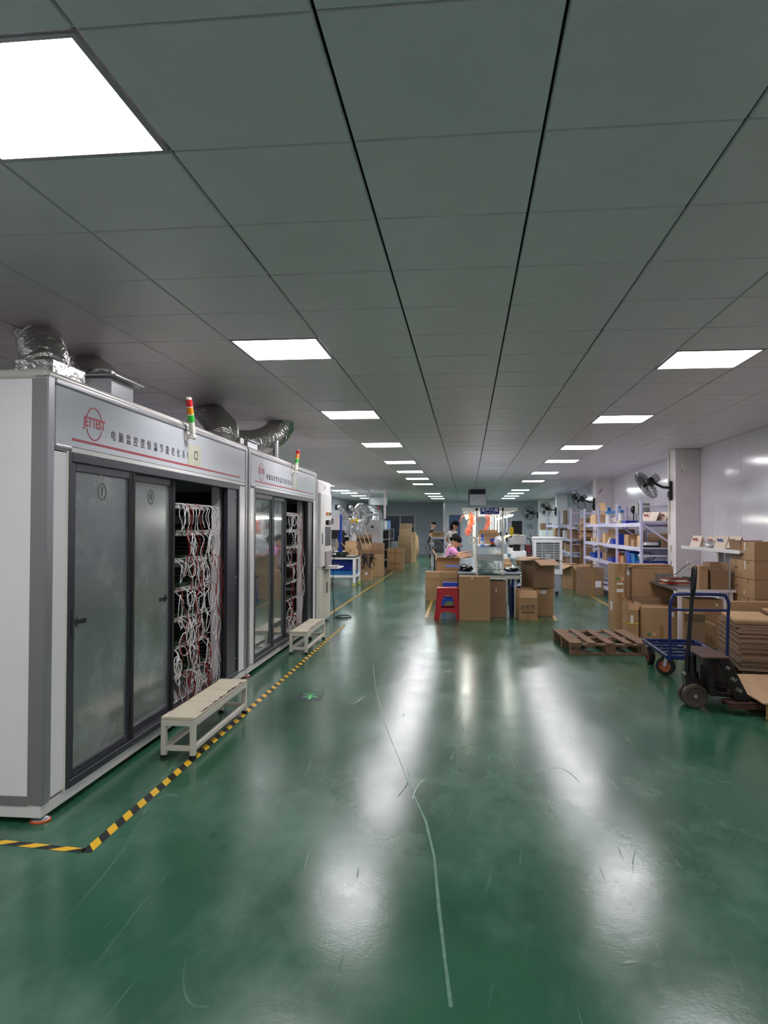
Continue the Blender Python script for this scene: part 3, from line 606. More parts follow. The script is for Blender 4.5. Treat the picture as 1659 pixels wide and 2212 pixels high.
def stool(label, base, h, w_, m, rot=0, group='plastic stools'):
    # moulded stool: slab seat, four arched sides with a ring rail
    b = MB(); k = w_*.40; s = w_*.5; n = 8
    b.box(-k, k, -k, k, h-.02, h); b.box(-k+.02, k-.02, -k+.02, k-.02, h, h+.003)
    for q in range(4):
        Q = Matrix.Rotation(q*pi/2, 4, 'Z'); fr = lambda z: k+(s-k)*(1-z/(h-.02))
        def P(u, z, o=0): return (u*fr(z), -fr(z)-o, z)
        zr = h*.33; zt = h*.80; zb = h*.26
        def slab(poly):  # poly in (u, z) leaning with the side
            m_ = len(poly); vs = [P(u, z) for u, z in poly]+[P(u, z, -.012) for u, z in poly]
            b.add(vs, [tuple(range(m_)), tuple(range(m_, 2*m_))[::-1]]+[(i, m_+i, m_+(i+1) % m_, (i+1) % m_) for i in range(m_)], Q)
        for sg in (-1, 1):
            slab([(sg*1, 0), (sg*.66, 0), (sg*.62, zb*.8), (sg*.56, zr), (sg*.52, h*.6), (sg*1, h*.6)][::sg])
            slab([(sg*1, h*.6), (sg*.52, h*.6), (sg*.42, h*.70), (sg*.2, h*.77), (0, zt), (0, h-.02), (sg*1, h-.02)][::sg])
            slab([(sg*.64, zb*.62), (sg*.5, zb*.8), (0, zb), (0, zr+.02), (sg*.58, zr+.02)][::sg])
        b.box(-s-.006, -s+.03, -s-.006, -s+.03, 0, .028, Q)
    o = b.build('plastic_stool', m, None, bevel=.003, loc=base, rotz=R(rot)); return tag(o, label, 'stool', group)
def pallet(label, base, L, W, h, m, rot=0, nd=5):
    t = thing('wooden_pallet', label, 'pallet', base, R(rot), 'wooden pallets'); e = h*.13
    for i in range(nd): wd = .14 if i in (0, nd-1) else .09; x = -L/2+wd/2+(L-wd)*i/(nd-1); bx(x-wd/2, x+wd/2, -W/2, W/2, h-e, h).build('deck_board', m, t, bevel=.002)
    for y in (-W/2+.045, 0, W/2-.045):
        bx(-L/2+.001, L/2-.001, y-.045, y+.045, h-2*e, h-e).build('stringer_board', m, t, bevel=.002); bx(-L/2+.003, L/2-.003, y-.045, y+.045, 0, e).build('bottom_board', m, t, bevel=.002)
        for x in (-L/2+.06, 0, L/2-.06): bx(x-.055, x+.055, y-.043, y+.043, e, h-2*e).build('block', m, t, bevel=.003)
    return t
def flute(x0, x1, y0, y1, z0, n, th, parent, jit=.008):
    for k in range(n):
        a, b_ = rnd.uniform(-jit, jit), rnd.uniform(-jit, jit)
        MB().box(x0+a, x1+a, y0+b_, y1+b_, z0+k*th, z0+(k+1)*th-.001).build('folded_carton', M_CARD2 if k % 3 else M_CARD, parent)
def blob(c, r, seed=0, n=16, m_=10, rough=.18, name='bag', mt=None, flat=True):   # crumpled bag
    rr = random.Random(seed); b = MB(); vs = []; fs = []
    ph = [(rr.uniform(0, 6), rr.uniform(0, 6), rr.randint(2, 5), rr.randint(1, 4)) for _ in range(5)]
    for i in range(m_+1):
        for j in range(n):
            t = pi*i/m_; a = 2*pi*j/n; k = 1+sum(rough/2*sin(p[2]*a+p[0])*sin(p[3]*t+p[1]) for p in ph)+rr.uniform(-rough, rough)*.35*(0 < i < m_)
            z = -cos(t)*r[2]*k
            if flat: z = max(z, -r[2]*.8)
            vs.append((sin(t)*cos(a)*r[0]*k, sin(t)*sin(a)*r[1]*k, z))
    for i in range(m_):
        for j in range(n): fs.append((i*n+j, i*n+(j+1) % n, (i+1)*n+(j+1) % n, (i+1)*n+j))
    return b.add(vs, fs).build(name, mt, None, loc=c)
# ================================================================ CENTRE WORKSTATION
carton('tall plain cardboard box before the assembly table, right of the red stool', (.105, 11.32, 0), (.455, .27, .66), 3, None, M_CARD, True, [('f', -.04, .635, .022, .035)])
carton('narrower darker cardboard box just right of the tall plain box, before the table legs', (.445, 11.80, 0), (.30, .30, .565), 0, None, M_CARD2, True, [('f', .0, .42, .014, .05)])
carton('taped cardboard box lower left of the table, behind the red stool', (-.49, 14.2, 0), (.60, .24, .55), 0, None, M_CARD, 'cross')
carton('tall open cardboard box filled with black parts beside the pedestal fan', (-.37, 14.62, 0), (.44, .34, .81), 0, (178, None, 120, 200), M_CARD, False)
for k in range(14):
    a = rnd.uniform(0, 6.28); p = (-.37+.17*cos(a)*rnd.random(), 14.62+.12*sin(a)*rnd.random(), .79)
    if k < 9: o = MB().cb((0, 0, .01), (rnd.uniform(.04, .09), .03, .035), (rnd.uniform(-.4, .4), .3, a)).cyl((0, 0, .02), (.03, .02, .05), .012).build('moulded_part', M_BLACK if k % 3 else M_GALV, None, bevel=.003, loc=p); tag(o, 'black moulded part heaped in the tall open box by the pedestal fan', 'part', 'parts heaped in the open box')
stool('red plastic stool with arched legs in front of the left boxes', (-.30, 11.45, 0), .47, .40, M_REDP, 3)
stool('blue plastic stool behind the red stool, by the taped box', (-.30, 13.2, 0), .42, .33, M_BLUEP, 0)
carton('large open cardboard box on top of another, flaps spread, before the air cooler', (1.115, 12.02, .452), (.37, .38, .44), 27, (203, 172, 182, 190), M_CARD2, False, fl=.20)
carton('cardboard box with white label, carrying the large open box', (1.10, 12.12, 0), (.50, .38, .45), 0, None, M_CARD, True, [('f', .09, .38, .09, .06)])
cr = carton('small crushed cardboard box with handling marks, front right of the centre group', (.90, 11.55, 0), (.28, .30, .33), 6, (60, 95, 80, 110), M_CARD, 'front', [], [('f', 'MADE IN CHINA', -.0, .115, .026)], None, .13, ('f', -.01, .19, .06))
def barrel(label, base, r, h, m, ml, lidr=1.05):
    t = thing('plastic_bin', label, 'bin', base); MB().lathe([(0, 0), (r*.86, 0), (r*.9, .03), (r, h-.05), (r*.97, h-.05), (r*.97, h), (0, h)], 24).build('tub', m, t, True)
    MB().lathe([(0, h), (r*lidr, h), (r*lidr, h+.02), (r*.9, h+.028), (0, h+.03)], 24).build('lid', ml, t, True); return t
barrel('dark blue plastic bin with pale blue lid at the table end', (.78, 12.32, 0), .115, .43, M_BLUED, mat('pale_blue_plastic', '4a66d8', .3))
barrel('small bright blue tub standing on the dark blue bin lid', (.77, 12.32, .461), .05, .06, M_BLUEP, M_BLUEP)
# assembly line table
t = thing('assembly_line_table', 'long grey assembly line with white uprights, middle belt and hanging group sign', 'workbench', (.345, 11.6, 0))
M_TOP = mat('bench_laminate', 'a9b6c6', .18, 0, .04, 4); M_POST = mat('line_post', 'd8dad2', .4)
LN = 8.6
bx(-.49, -.205, 0, LN, .675, .70).build('worktop', M_TOP, t, bevel=.003); bx(.205, .49, 0, LN, .675, .70).build('worktop', M_TOP, t, bevel=.003)
bx(-.195, .195, .02, LN, .655, .672).build('conveyor_belt', mat('belt_green', '1d4a3a', .5), t); 
fr = MB(); fr.box(-.47, .47, .03, .07, .60, .655); fr.box(-.205, -.195, 0, LN, .62, .69); fr.box(.195, .205, 0, LN, .62, .69); fr.build('belt_frame', M_POST, t)
for k in range(4):
    y = .12+k*2.6
    for sx in (-1, 1):
        bx(sx*.40-.02, sx*.40+.02, y-.02, y+.02, 0, .675).build('leg', M_POST, t); MB().prism([(sx*.42, .60), (sx*.42, .675), (sx*.08, .675), (sx*.14, .60)][::sx], -y-.01, -y+.01, MX_MY).build('gusset', M_POST, t)
ys = [.02, 1.5, 3.0, 4.5, 6.0, 7.5]
for k, y in enumerate(ys):
    for x in (-.20, .20):
        p = bx(x-.015, x+.015, y, y+.03, .66, 1.70).build('upright', M_POST, t, bevel=.002)
        if k == 0: MB().box(x-.025, x+.025, y-.012, y, .635, .68).build('foot_bracket', M_GALV, p); MB().cyl((x, y-.02, .655), (x, y-.012, .655), .009).build('bolt', M_BLACK, p)
    bx(-.44, .44, y, y+.03, 1.655, 1.70).build('cross_beam', M_POST, t, bevel=.002)
for x in (-.42, .42, -.2, .2): bx(x-.012, x+.012, .03, LN-.9, 1.66, 1.685).build('long_beam', M_POST, t)
for x in (-.44, .44): bx(x-.006, x+.006, -.01, .0, 1.67, 1.69).build('end_cap', M_BLACK, t)
bx(-.2, .2, .0, LN-1.2, 1.08, 1.095).build('shelf_board', M_TOP, t, bevel=.002)
MB().box(-.2, .2, .015, .03, .88, .98).build('drawer_front', M_GALV, t, bevel=.002)
bx(-.2, -.19, .6, 2.6, .72, 1.04).build('side_board', M_POST, t)
for x in (-.36, .36):
    for k in range(4):
        y = .25+k*1.55; b = MB(); b.box(x-.03, x+.03, y, y+1.25, 1.60, 1.62); o = b.build('light_batten', M_POST, t); MB().cyl((x, y+.03, 1.588), (x, y+1.22, 1.588), .012).build('tube_lamp', mat('tube_emit', (1, 1, .95), .5, emit=15), o, True)
s = bx(-.145, .145, -.02, -.004, 1.60, 1.70).build('group_sign', mat('sign_blue', '1c2f7a', .4), t, bevel=.001)
text('sign_lettering', '生产八组', .056, T(0, -.021, 1.662) @ MX_MY, M_PAPER, s, .0008, 1.1, sp=1.15); MB().box(-.08, .08, -.0215, -.02, 1.62, 1.624).build('sign_rule', M_PAPER, s)
# things on and above the table
def ontable(o, label, cat, grp=None): return tag(o, label, cat, grp)
o = blob((-.03, 11.9, .745), (.11, .13, .06), 3, mt=mat('black_bag', '0b0b0d', .18, bump=.5, bs=20), name='black_bag'); ontable(o, 'shiny black plastic bag on the front left corner of the assembly table', 'bag')
o = blob((.70, 12.0, .728), (.13, .15, .035), 5, mt=MATS['black_bag'], name='black_bag'); ontable(o, 'flat black plastic bag at the front right of the assembly table', 'bag')
t = thing('clear_tube_bundle', 'bundle of clear plastic tubes lying across the front of the belt', 'plastic tubes', (.36, 11.88, .70)); M_CLR = glass_mat('clear_plastic', (.93, .94, .95), sr('dfe2e8'), .05, .5, .15)
for k in range(9):
    for j in range(3):
        if j == 2 and k % 2: continue
        x = -.18+k*.04+.02*(j % 2); MB().lathe([(.019, 0), (.019, .26)], 10, T(x, -.13, .021+j*.034) @ Matrix.Rotation(-pi/2, 4, 'X')).build('plastic_tube', M_CLR, t, True)
t = thing('blue_tray', 'flat pale blue plastic tray overhanging the left table edge', 'tray', (-.22, 13.2, .70)); MB().box(-.16, .12, -.12, .12, 0, .012).box(-.16, -.15, -.12, .12, .012, .03).box(.11, .12, -.12, .12, .012, .03).box(-.15, .11, -.12, -.11, .012, .03).build('tray', mat('tray_blue', '6b86e0', .4), t)
for i, (x, y, m, lb) in enumerate(((-.02, 12.6, M_CLR, 'clear plastic crate nearest on the left worktop'), (-.02, 13.6, M_CLR, 'clear plastic crate behind, on the left worktop'), (-.02, 14.3, M_TOP, 'grey parts crate on the left worktop before the pink-shirted worker'))):
    t = thing('parts_crate', lb, 'crate', (x, y, .70)); b = MB(); b.box(-.11, .11, -.16, .16, 0, .006)
    for q in (-.11, .105): b.box(q, q+.005, -.16, .16, .006, .09)
    for q in (-.16, .155): b.box(-.105, .105, q, q+.005, .006, .09)
    b.build('crate', m, t); [MB().cb((rnd.uniform(-.08, .08), rnd.uniform(-.12, .12), .03), (.04, .05, .03), (0, 0, k)).build('contents', M_PAPER if k % 2 else M_BLACK, t) for k in range(6)]
o = MB().lathe([(0, 0), (.045, 0), (.052, .075), (0, .075)], 14).build('yellow_cup', mat('yellow_plastic', 'e8d51c', .4), None, True, loc=(-.03, 14.85, .70)); tag(o, 'bright yellow cup on the left worktop beside the pink-shirted worker', 'cup')
# shelf items
sx, sy, sz = .345, 11.6, 1.095
t = thing('spray_bottle', 'blue bottle with blue cap on the middle shelf', 'bottle', (.235, 11.75, sz)); MB().lathe([(0, 0), (.03, 0), (.032, .02), (.032, .11), (.014, .14), (.012, .15)], 16).build('bottle', mat('bottle_blue', '5b8be0', .3), t, True); MB().lathe([(.014, .15), (.018, .15), (.018, .185), (0, .19)], 14).build('cap', M_BLUEP, t, True); MB().lathe([(.033, .03), (.033, .09)], 16).build('wrap_label', M_PAPER, t, True)
t = thing('blue_lidded_jar', 'red and white jar with bright blue lid on the middle shelf', 'jar', (.40, 11.85, sz)); MB().lathe([(0, 0), (.038, 0), (.04, .07), (.034, .085)], 16).build('jar', mat('jar_red', 'd0402c', .4), t, True); MB().lathe([(.042, .085), (.044, .12), (0, .125)], 16).build('lid', M_BLUEP, t, True)
o = blob((.50, 11.85, sz+.07), (.10, .11, .085), 8, mt=mat('white_bag', 'e4e4ea', .3, bump=.4, bs=25), name='white_bag'); tag(o, 'crumpled white plastic bag at the right end of the middle shelf', 'bag')
o = blob((.27, 11.86, sz+.018), (.11, .05, .022), 9, mt=MATS['white_bag'], name='white_cloth', rough=.1); tag(o, 'white folded cloth on the middle shelf behind the blue bottle', 'cloth')
o = blob((.38, 11.72, sz+.02), (.05, .05, .022), 12, mt=MATS['black_bag'], name='black_bag'); tag(o, 'small black bag in front of the red and white jar', 'bag')
carton('open cardboard box on the middle shelf behind the blue bottle', (.35, 12.35, sz), (.30, .24, .17), 8, (150, 60, None, 30), M_CARD, False, fl=.1)
# fan of pale cable ties / tubes
for k in range(8):
    a = -.3+k*.08; P = [(.52, 12.1, sz+.03)]; P += [(.52+.05*j*sin(a+.4)+.006*j*j, 12.1+.02*j, sz+.03+.06*j-.006*j*j) for j in range(1, 7)]
    p0 = Vector(P[0]); o = MB().tube([Vector(q)-p0 for q in smooth(P, 3)], .005, 6).build('pale_hose', mat('pale_hose', 'e9e2c4', .4), None, True, loc=p0); tag(o, 'pale curved hose in the fan of hoses above the white bag', 'hose', 'pale hoses above the shelf')
# coiled orange air hoses hanging in a line
M_ORG = mat('orange_hose', 'ef6a3a', .35)
for i, (x, y, lb) in enumerate(((.03, 12.4, 'nearest coiled orange air hose hanging left of the front upright'), (.06, 13.5, 'second coiled orange air hose hanging over the left worktop'), (.36, 13.9, 'coiled orange air hose hanging in the middle behind the sign'), (.05, 15.2, 'farthest coiled orange air hose over the left worktop'))):
    P = [(0, 0, 0)]; n = 90
    for k in range(n): a = k*.75; rr = .045+.01*sin(k*.21); P.append((rr*cos(a)+.03*sin(k*.06), rr*sin(a), -.03-k*.0042))
    o = MB().tube(P, .006, 5).build('coiled_air_hose', M_ORG, None, True, loc=(x, y, 1.655)); tag(o, lb, 'air hose', 'coiled orange air hoses')
P = [(cos(a)*.16, 0, .13*sin(a)) for a in [pi*k/12 for k in range(13)]]
o = MB().tube(P, .006, 6).build('orange_hose_arc', M_ORG, None, True, loc=(.04, 11.95, 1.48)); tag(o, 'orange hose arching under the left end of the front beam', 'air hose')
# tape rolls and hanging white reel
o = MB().lathe([(.035, -.02), (.062, -.02), (.062, .02), (.035, .02), (.035, -.02)], 24, Matrix.Rotation(pi/2, 4, 'X')).build('white_reel', mat('reel', 'e6e3da', .4), None, True, loc=(.075, 11.7, 1.195)); tag(o, 'round white reel hanging on the left front upright', 'reel')
MB().cb((.0, 0, .0), (.005, .005, .005))
t = thing('yellow_hanging_tool', 'bright yellow tool hanging on a cord under the right beam', 'tool', (.685, 11.72, 1.35)); MB().prism([(-.02, -.08), (.02, -.08), (.032, .0), (.024, .05), (-.024, .05), (-.036, 0)], -.015, .015, MX_MY).build('body', mat('tool_yellow', 'f0c91a', .4), t, bevel=.004); MB().tube([(0, 0, .05), (.003, 0, .31)], .003, 5).build('cord', M_CWHITE, t)
# rows of small tools and clear bags along the line
for k in range(6):
    y = 12.9+k*.9; x = .345+rnd.uniform(-.12, .12)
    o = blob((x, y+.2, sz+.05), (.10, .12, .07), 20+k, mt=M_CLR if k % 2 else MATS['white_bag'], name='plastic_bag'); tag(o, 'plastic bag of parts on the middle shelf, %s from the front' % ords[k+1], 'bag', 'bags on the middle shelf')
for k in range(5):
    y = 12.7+k*1.1; t = thing('powered_screwdriver', 'hanging grey screwdriver over the right worktop, %s from the front' % ords[k], 'tool', (.66, y, 1.15), 0, 'hanging screwdrivers')
    MB().cyl((0, 0, 0), (0, 0, .16), .016).build('grip', M_GALV if k % 2 else M_BLACK, t, True); MB().cyl((0, 0, -.05), (0, 0, 0), .005).build('bit', M_GALV, t, True); MB().tube([(0, 0, .16), (.01, 0, .3), (0, 0, .5)], .004, 5).build('cord', M_CWHITE, t, True)
for k in range(6):
    y = 13.0+k*.95; carton('small carton on the right worktop, %s from the front' % ords[k], (.70+rnd.uniform(-.05, .03), y, .70), (.14, .2, .08+.04*(k % 3)), rnd.uniform(-10, 10), None, [M_CARD, M_CARD3, M_PAPER][k % 3], False, group='small cartons on the right worktop')
# machines right of the line
for i, (x, y, h, lb) in enumerate(((1.12, 15.8, 1.32, 'tall black and grey machine on a stand, left of the air cooler'), (1.18, 18.4, 1.25, 'grey press machine on a stand, farther along the right of the line'))):
    t = thing('press_machine', lb, 'machine', (x, y, 0)); 
    for a in (-.2, .2):
        for b_ in (-.2, .2): bx(a-.02, a+.02, b_-.02, b_+.02, 0, .72).build('leg', M_GALV, t)
    bx(-.24, .24, -.24, .24, .72, .75).build('stand_top', mat('teal_top', '3b7f86', .4), t); bx(-.2, .1, -.1, .2, .75, .9).build('base_block', M_WHITE, t, bevel=.006); bx(-.16, -.02, .0, .16, .9, h-.05).build('column', M_BLACK, t, bevel=.006)
    bx(-.18, .1, -.14, .1, h-.28, h-.1).build('head', M_GALV, t, bevel=.01); MB().cyl((.0, -.05, h-.45), (0, -.05, h-.28), .025).build('ram', M_GALV, t, True); MB().tube(smooth([(.1, 0, h-.15), (.2, 0, h-.2), (.22, 0, h-.5), (.15, 0, .78)], 5), .012, 6).build('hose', M_RUB, t, True)
    bx(-.2, .2, -.2, .2, .2, .22).build('lower_shelf', M_GALV, t)
barrel('dark teal drum on the floor between the machines and the line', (1.0, 16.6, 0), .17, .5, mat('teal_drum', '0f3b55', .4), MATS['teal_drum'])
t = thing('hand_trolley', 'grey tube trolley with black handle bar beside the air cooler', 'trolley', (1.22, 16.9, 0)); M_TUB = mat('grey_tube', '6d6f72', .4, .4)
for a in (0, .26): MB().tube(smooth([(a, 0, .05), (a, 0, .6), (a-.02, 0, 1.1), (a-.1, 0, 1.25)], 4), .014, 8).build('frame_tube', M_TUB, t, True)
MB().tube([(.02, 0, .82), (.5, 0, .82), (.58, 0, .78), (.58, 0, .3)], .013, 8).build('handle_bar', M_BLACK, t, True); bx(-.02, .5, -.15, .15, .08, .11).build('platform', M_GALV, t)
for x in (.05, .45): MB().cyl((x, -.12, .04), (x, -.09, .04), .04).build('castor', M_BLACK, t, True)
carton('cardboard box with a pale lid flap beyond the hand trolley', (1.78, 25.2, 0), (.31, .3, .52), 0, (30, None, None, None), M_CARD2, False)
o = thing('red_chair', 'dark red padded chair against the far wall side, right of the far box', 'chair', (2.15, 26.2, 0)); MR = mat('dark_red_vinyl', '6e1420', .45)
MB().cb((0, .15, .62), (.30, .04, .34), (R(-8), 0, 0)).build('backrest', MR, o, bevel=.012); MB().cb((0, -.05, .42), (.32, .32, .05)).build('seat', MR, o, bevel=.012)
for a in (-.13, .13):
    for b_ in (-.18, .1): MB().cyl((a, b_, 0), (a, b_, .4), .011).build('leg', M_GALV, o, True)
# air cooler
t = thing('air_cooler', 'white upright air cooler on castors with round dark fan grille', 'air cooler', (1.66, 15.85, 0)); W2 = .29
bx(-W2+.02, W2-.02, -.2, .2, .07, .43).build('water_tank', mat('cooler_grey', '8f94a2', .35), t, bevel=.015, seg=2)
MB().box(-W2, W2, -.21, -.13, .43, .53).box(-W2, W2, -.21, -.13, 1.09, 1.15).box(-W2, -W2+.05, -.21, -.13, .53, 1.09).box(W2-.05, W2, -.21, -.13, .53, 1.09).box(-W2, W2, -.13, .21, .43, 1.15).build('housing', mat('cooler_white', 'e2e4e6', .3), t)
bx(-W2-.008, W2+.008, -.225, .22, 1.15, 1.20).build('top_cap', mat('cooler_cap', 'c3c8ce', .25), t, bevel=.015, seg=2)
MB().lathe([(.20, 0), (.215, 0), (.215, .05), (.20, .05)], 30, T(0, -.133, .80) @ Matrix.Rotation(pi/2, 4, 'X')).build('fan_ring', M_BLACK, t, True)
bx(-W2+.05, W2-.05, -.132, -.128, .53, 1.09).build('fan_cavity', mat('cavity_dark', '17181a', .6), t)
b = MB().cyl((0, -.14, .80), (0, -.17, .80), .055, n=20).build('fan_hub', M_GALV, t, True)
for k in range(4): a = k*pi/2+.4; MB().cb((.12*cos(a), -.145, .80+.12*sin(a)), (.13, .006, .08), (.35, -a, 0)).build('fan_blade', mat('blade_grey', '3c3e42', .4), t)
MV = mat('louvre_white', 'cfd2d6', .35)
for k in range(17): MB().cb((0, -.195, .545+k*.0335), (2*W2-.1, .022, .006), (R(25), 0, 0)).build('grille_slat', MV, t)
for x in (-.12, .12): bx(x-.004, x+.004, -.20, -.19, .53, 1.09).build('grille_bar', MV, t)
for x in (-.2, .2):
    for y in (-.14, .14): MB().cyl((x-.012, y, .033), (x+.012, y, .033), .033, n=16).cb((x, y, .06), (.03, .03, .025)).build('castor', M_BLACK, t, True)
# ================================================================ FANS
def guard(r, dz, m_, t, axis_m, name='guard', spokes=24):
    b = MB()
    for k, (f, z) in enumerate(((1, 0), (.98, .3), (.93, .62), (.82, .85), (.66, .95), (.45, 1), (.2, 1))):
        for s in ((-1, 1) if k else (1,)): b.tube([axis_m @ Vector((r*f*cos(a), r*f*sin(a), s*dz*z)) for a in [2*pi*i/28 for i in range(28)]], .0065 if k == 0 else .0022, 4, True)
    for i in range(spokes):
        a = 2*pi*i/spokes
        for s in (-1, 1): b.tube([axis_m @ Vector((r*f*cos(a), r*f*sin(a), s*dz*z)) for f, z in ((.15, 1), (.6, .97), (.9, .7), (1, 0))], .0016, 3)
    return b.build(name, m_, t)
def blades(r, Mx, t, m_, n=3):
    for k in range(n):
        a0 = 2*pi*k/n; vs = []; fs = []
        for i in range(6):
            f = .18+.72*i/5; hw = .28+.42*sin(pi*min(1, .25+f*.75))
            for j in range(4): a = a0+hw*(j/3-.5)*1.6; vs.append((r*f*cos(a), r*f*sin(a), .028*(j/3-.5)*2))
        for i in range(5):
            for j in range(3): fs.append((i*4+j, i*4+j+1, (i+1)*4+j+1, (i+1)*4+j))
        n0 = len(vs); vs += [(x, y, z+.003) for x, y, z in vs]; fs += [tuple(i+n0 for i in f)[::-1] for f in fs]
        MB().add(vs, fs, Mx).build('fan_blade', m_, t, True)
def wall_fan(label, mount, face, r, reach):
    # mount point on the wall, face = direction the air goes
    t = thing('wall_fan', label, 'fan', mount, 0, 'black wall fans'); f = Vector(face).normalized(); c = Vector((-reach, -.02, .07)); Mx = Matrix.Translation(c) @ f.to_track_quat('Z', 'Y').to_matrix().to_4x4()
    bx(-.05, 0, -.045, .045, -.17, .13).build('wall_bracket', M_FANB, t, bevel=.006); MB().cb((-.055, 0, -.08), (.02, .06, .09)).build('control_box', M_FANB, t)
    MB().tube([(-.05, 0, .03), (-.14, -.01, .035), tuple(c-f*.15+Vector((0, 0, -.05)))], .02, 8).build('arm', M_FANB, t, True)
    MB().cyl(c-f*.23, c-f*.07, .058, .065, 18).build('motor', M_FANB, t, True); MB().cyl(c-f*.225, c-f*.14, .0655, .067, 18).build('motor_label', M_GALV, t, True); MB().cyl(c-f*.05, c+f*.045, .03, .024, 14).build('hub', M_FANB, t, True)
    guard(r, .06, M_FANB, t, Mx); blades(r*.9, Mx, t, M_FANB); MB().cyl(c+f*.058, c+f*.066, .035, .03, 14).build('front_badge', M_GALV, t, True)
    return t
wall_fan('black oscillating wall fan nearest the camera, tilted, on the first column', (3.2, 12.1, 2.0), (-.78, -.02, -.56), .245, .40)
wall_fan('black wall fan on the second column above the racks', (3.18, 19.1, 2.0), (-.76, -.22, -.52), .26, .40)
wall_fan('smaller black wall fan above the far rack, on the third column', (3.22, 27.5, 2.0), (-.6, -.75, -.2), .25, .40)
wall_fan('distant black wall fan beside the far pillar', (3.12, 33.4, 1.97), (-.45, -.9, -.1), .3, .42)
# fan leads
for a, b_, lb in (((3.2, 12.1, 2.12), (3.32, 11.89, 2.33), 'tangled black fan lead on the first column'), ((3.18, 19.0, 2.12), (3.32, 18.88, 2.36), 'black fan lead on the second column')):
    a = Vector(a); b_ = Vector(b_); P = [Vector((0, 0, 0))]
    for k in range(1, 14): f = k/14; P.append((b_-a)*f+Vector((.012*sin(k*2.6), -.03, .018*sin(k*2.1))))
    P.append(b_-a); o = MB().tube(smooth(P, 2), .006, 5).build('fan_lead', M_RUB, None, True, loc=a); tag(o, lb, 'cable')
# pedestal fan
t = thing('pedestal_fan', 'grey pedestal fan with round guard on a black pole, left of the line', 'fan', (-.79, 18.0, 0)); MB().lathe([(0, 0), (.2, 0), (.2, .02), (.03, .05), (0, .05)], 24).build('base', M_BLACK, t, True); MB().cyl((0, 0, .04), (0, 0, .82), .016).build('pole', M_BLACK, t, True)
f = Vector((.05, -1, .05)).normalized(); c = Vector((0, -.08, .895)); Mx = Matrix.Translation(c) @ f.to_track_quat('Z', 'Y').to_matrix().to_4x4(); guard(.205, .05, M_TUB, t, Mx, spokes=36); blades(.185, Mx, t, M_TUB); MB().cyl(c-f*.16, c-f*.05, .05).build('motor', M_BLACK, t, True); MB().cyl(c+f*.03, c+f*.062, .045, .04, 18).build('front_cap', M_BLACK, t, True); MB().ball(c+f*.064, .013).build('badge', M_PAPER, t, True)
# hanging supply air box over the line
t = thing('hanging_air_box', 'square sheet metal air outlet box hanging under the ceiling over the line', 'air duct', at(1032.5, 1080, 24)); 
b = MB(); b.box(-.27, .27, -.02, .5, -.19, .19); b.build('box', M_GALV, t, bevel=.01); gq = MB(); gq.box(-.235, .235, -.024, -.02, -.155, .155); gq.build('filter_face', mat('filter_foil', 'c6c8cb', .3, .8, .1, 12, .8, 14, .02), t)
for x in (-.25, .25):
    for y in (.03, .45): MB().cyl((x, y, .19), (x, y, H-t.location.z), .006).build('hanger_rod', M_GALV, t)
bx(-.30, .27, .5, 5, -.05, H-t.location.z-.01).build('trunk', mat('duct_dark', '57565c', .6), t)
# ================================================================ PEOPLE
def person(label, root, rotz, J, edges, R_, parts, fingers=None):
    """J: joints (local, metres); R_: radius per joint; skin body grown as one surface; parts: clothing built the same way"""
    t = thing('person', label, 'person', root, rotz)
    def skin(name, names, m, add=0, over={}):
        idx = {n: i for i, n in enumerate(names)}; vs = [J[n] for n in names]; es = [(idx[a], idx[b]) for a, b in edges if a in idx and b in idx]
        me = bpy.data.meshes.new(name); me.from_pydata(vs, es, []); o = bpy.data.objects.new(name, me); col.objects.link(o); o.parent = t; me.materials.append(m)
        s = o.modifiers.new('skin', 'SKIN'); s.use_smooth_shade = True; s.branch_smoothing = .5
        if not me.skin_vertices: me.attributes  # layer comes with the modifier
        lay = me.skin_vertices[0].data
        for n in names:
            r = over.get(n, R_[n]); r = r if isinstance(r, tuple) else (r, r); lay[idx[n]].radius = (r[0]+add, r[1]+add); lay[idx[n]].use_root = (n == names[0])
        sb = o.modifiers.new('sub', 'SUBSURF'); sb.levels = 1; sb.render_levels = 2; return o
    skin('body', list(J), M_SKIN, 0, {n: (tuple(q*.72 for q in R_[n]) if isinstance(R_[n], tuple) else R_[n]*.72) for n in ('pelvis', 'waist', 'chest', 'l_sho', 'r_sho', 'l_hip', 'r_hip', 'l_knee', 'r_knee')})
    for nm, names, m, add, over in parts: skin(nm, names, m, add, over)
    return t
def add_hand(J, E, Rr, side, wrist, d, up, curl=.5):
    d = Vector(d).normalized(); up = Vector(up).normalized(); s = d.cross(up).normalized(); w_ = Vector(wrist); pm = w_+d*.05
    J[side+'_palm'] = tuple(pm); E.append((side+'_wrist', side+'_palm')); Rr[side+'_palm'] = (.03, .02)
    for k, (o, L) in enumerate(((-.03, .068), (-.01, .078), (.01, .072), (.03, .056))):
        a = pm+s*o+d*.035; b_ = a+d*L*.5-up*L*.2*curl; c = b_+d*L*.4-up*L*.45*curl
        for q, p in enumerate((a, b_, c)): J['%s_f%d%d' % (side, k, q)] = tuple(p); Rr['%s_f%d%d' % (side, k, q)] = .0095-.001*q
        E += [(side+'_palm', '%s_f%d0' % (side, k)), ('%s_f%d0' % (side, k), '%s_f%d1' % (side, k)), ('%s_f%d1' % (side, k), '%s_f%d2' % (side, k))]
    a = w_+d*.03-s*.035; b_ = a+d*.03-s*.02-up*.01; J[side+'_t0'] = tuple(a); J[side+'_t1'] = tuple(b_); Rr[side+'_t0'] = .011; Rr[side+'_t1'] = .0095; E += [(side+'_palm', side+'_t0'), (side+'_t0', side+'_t1')]
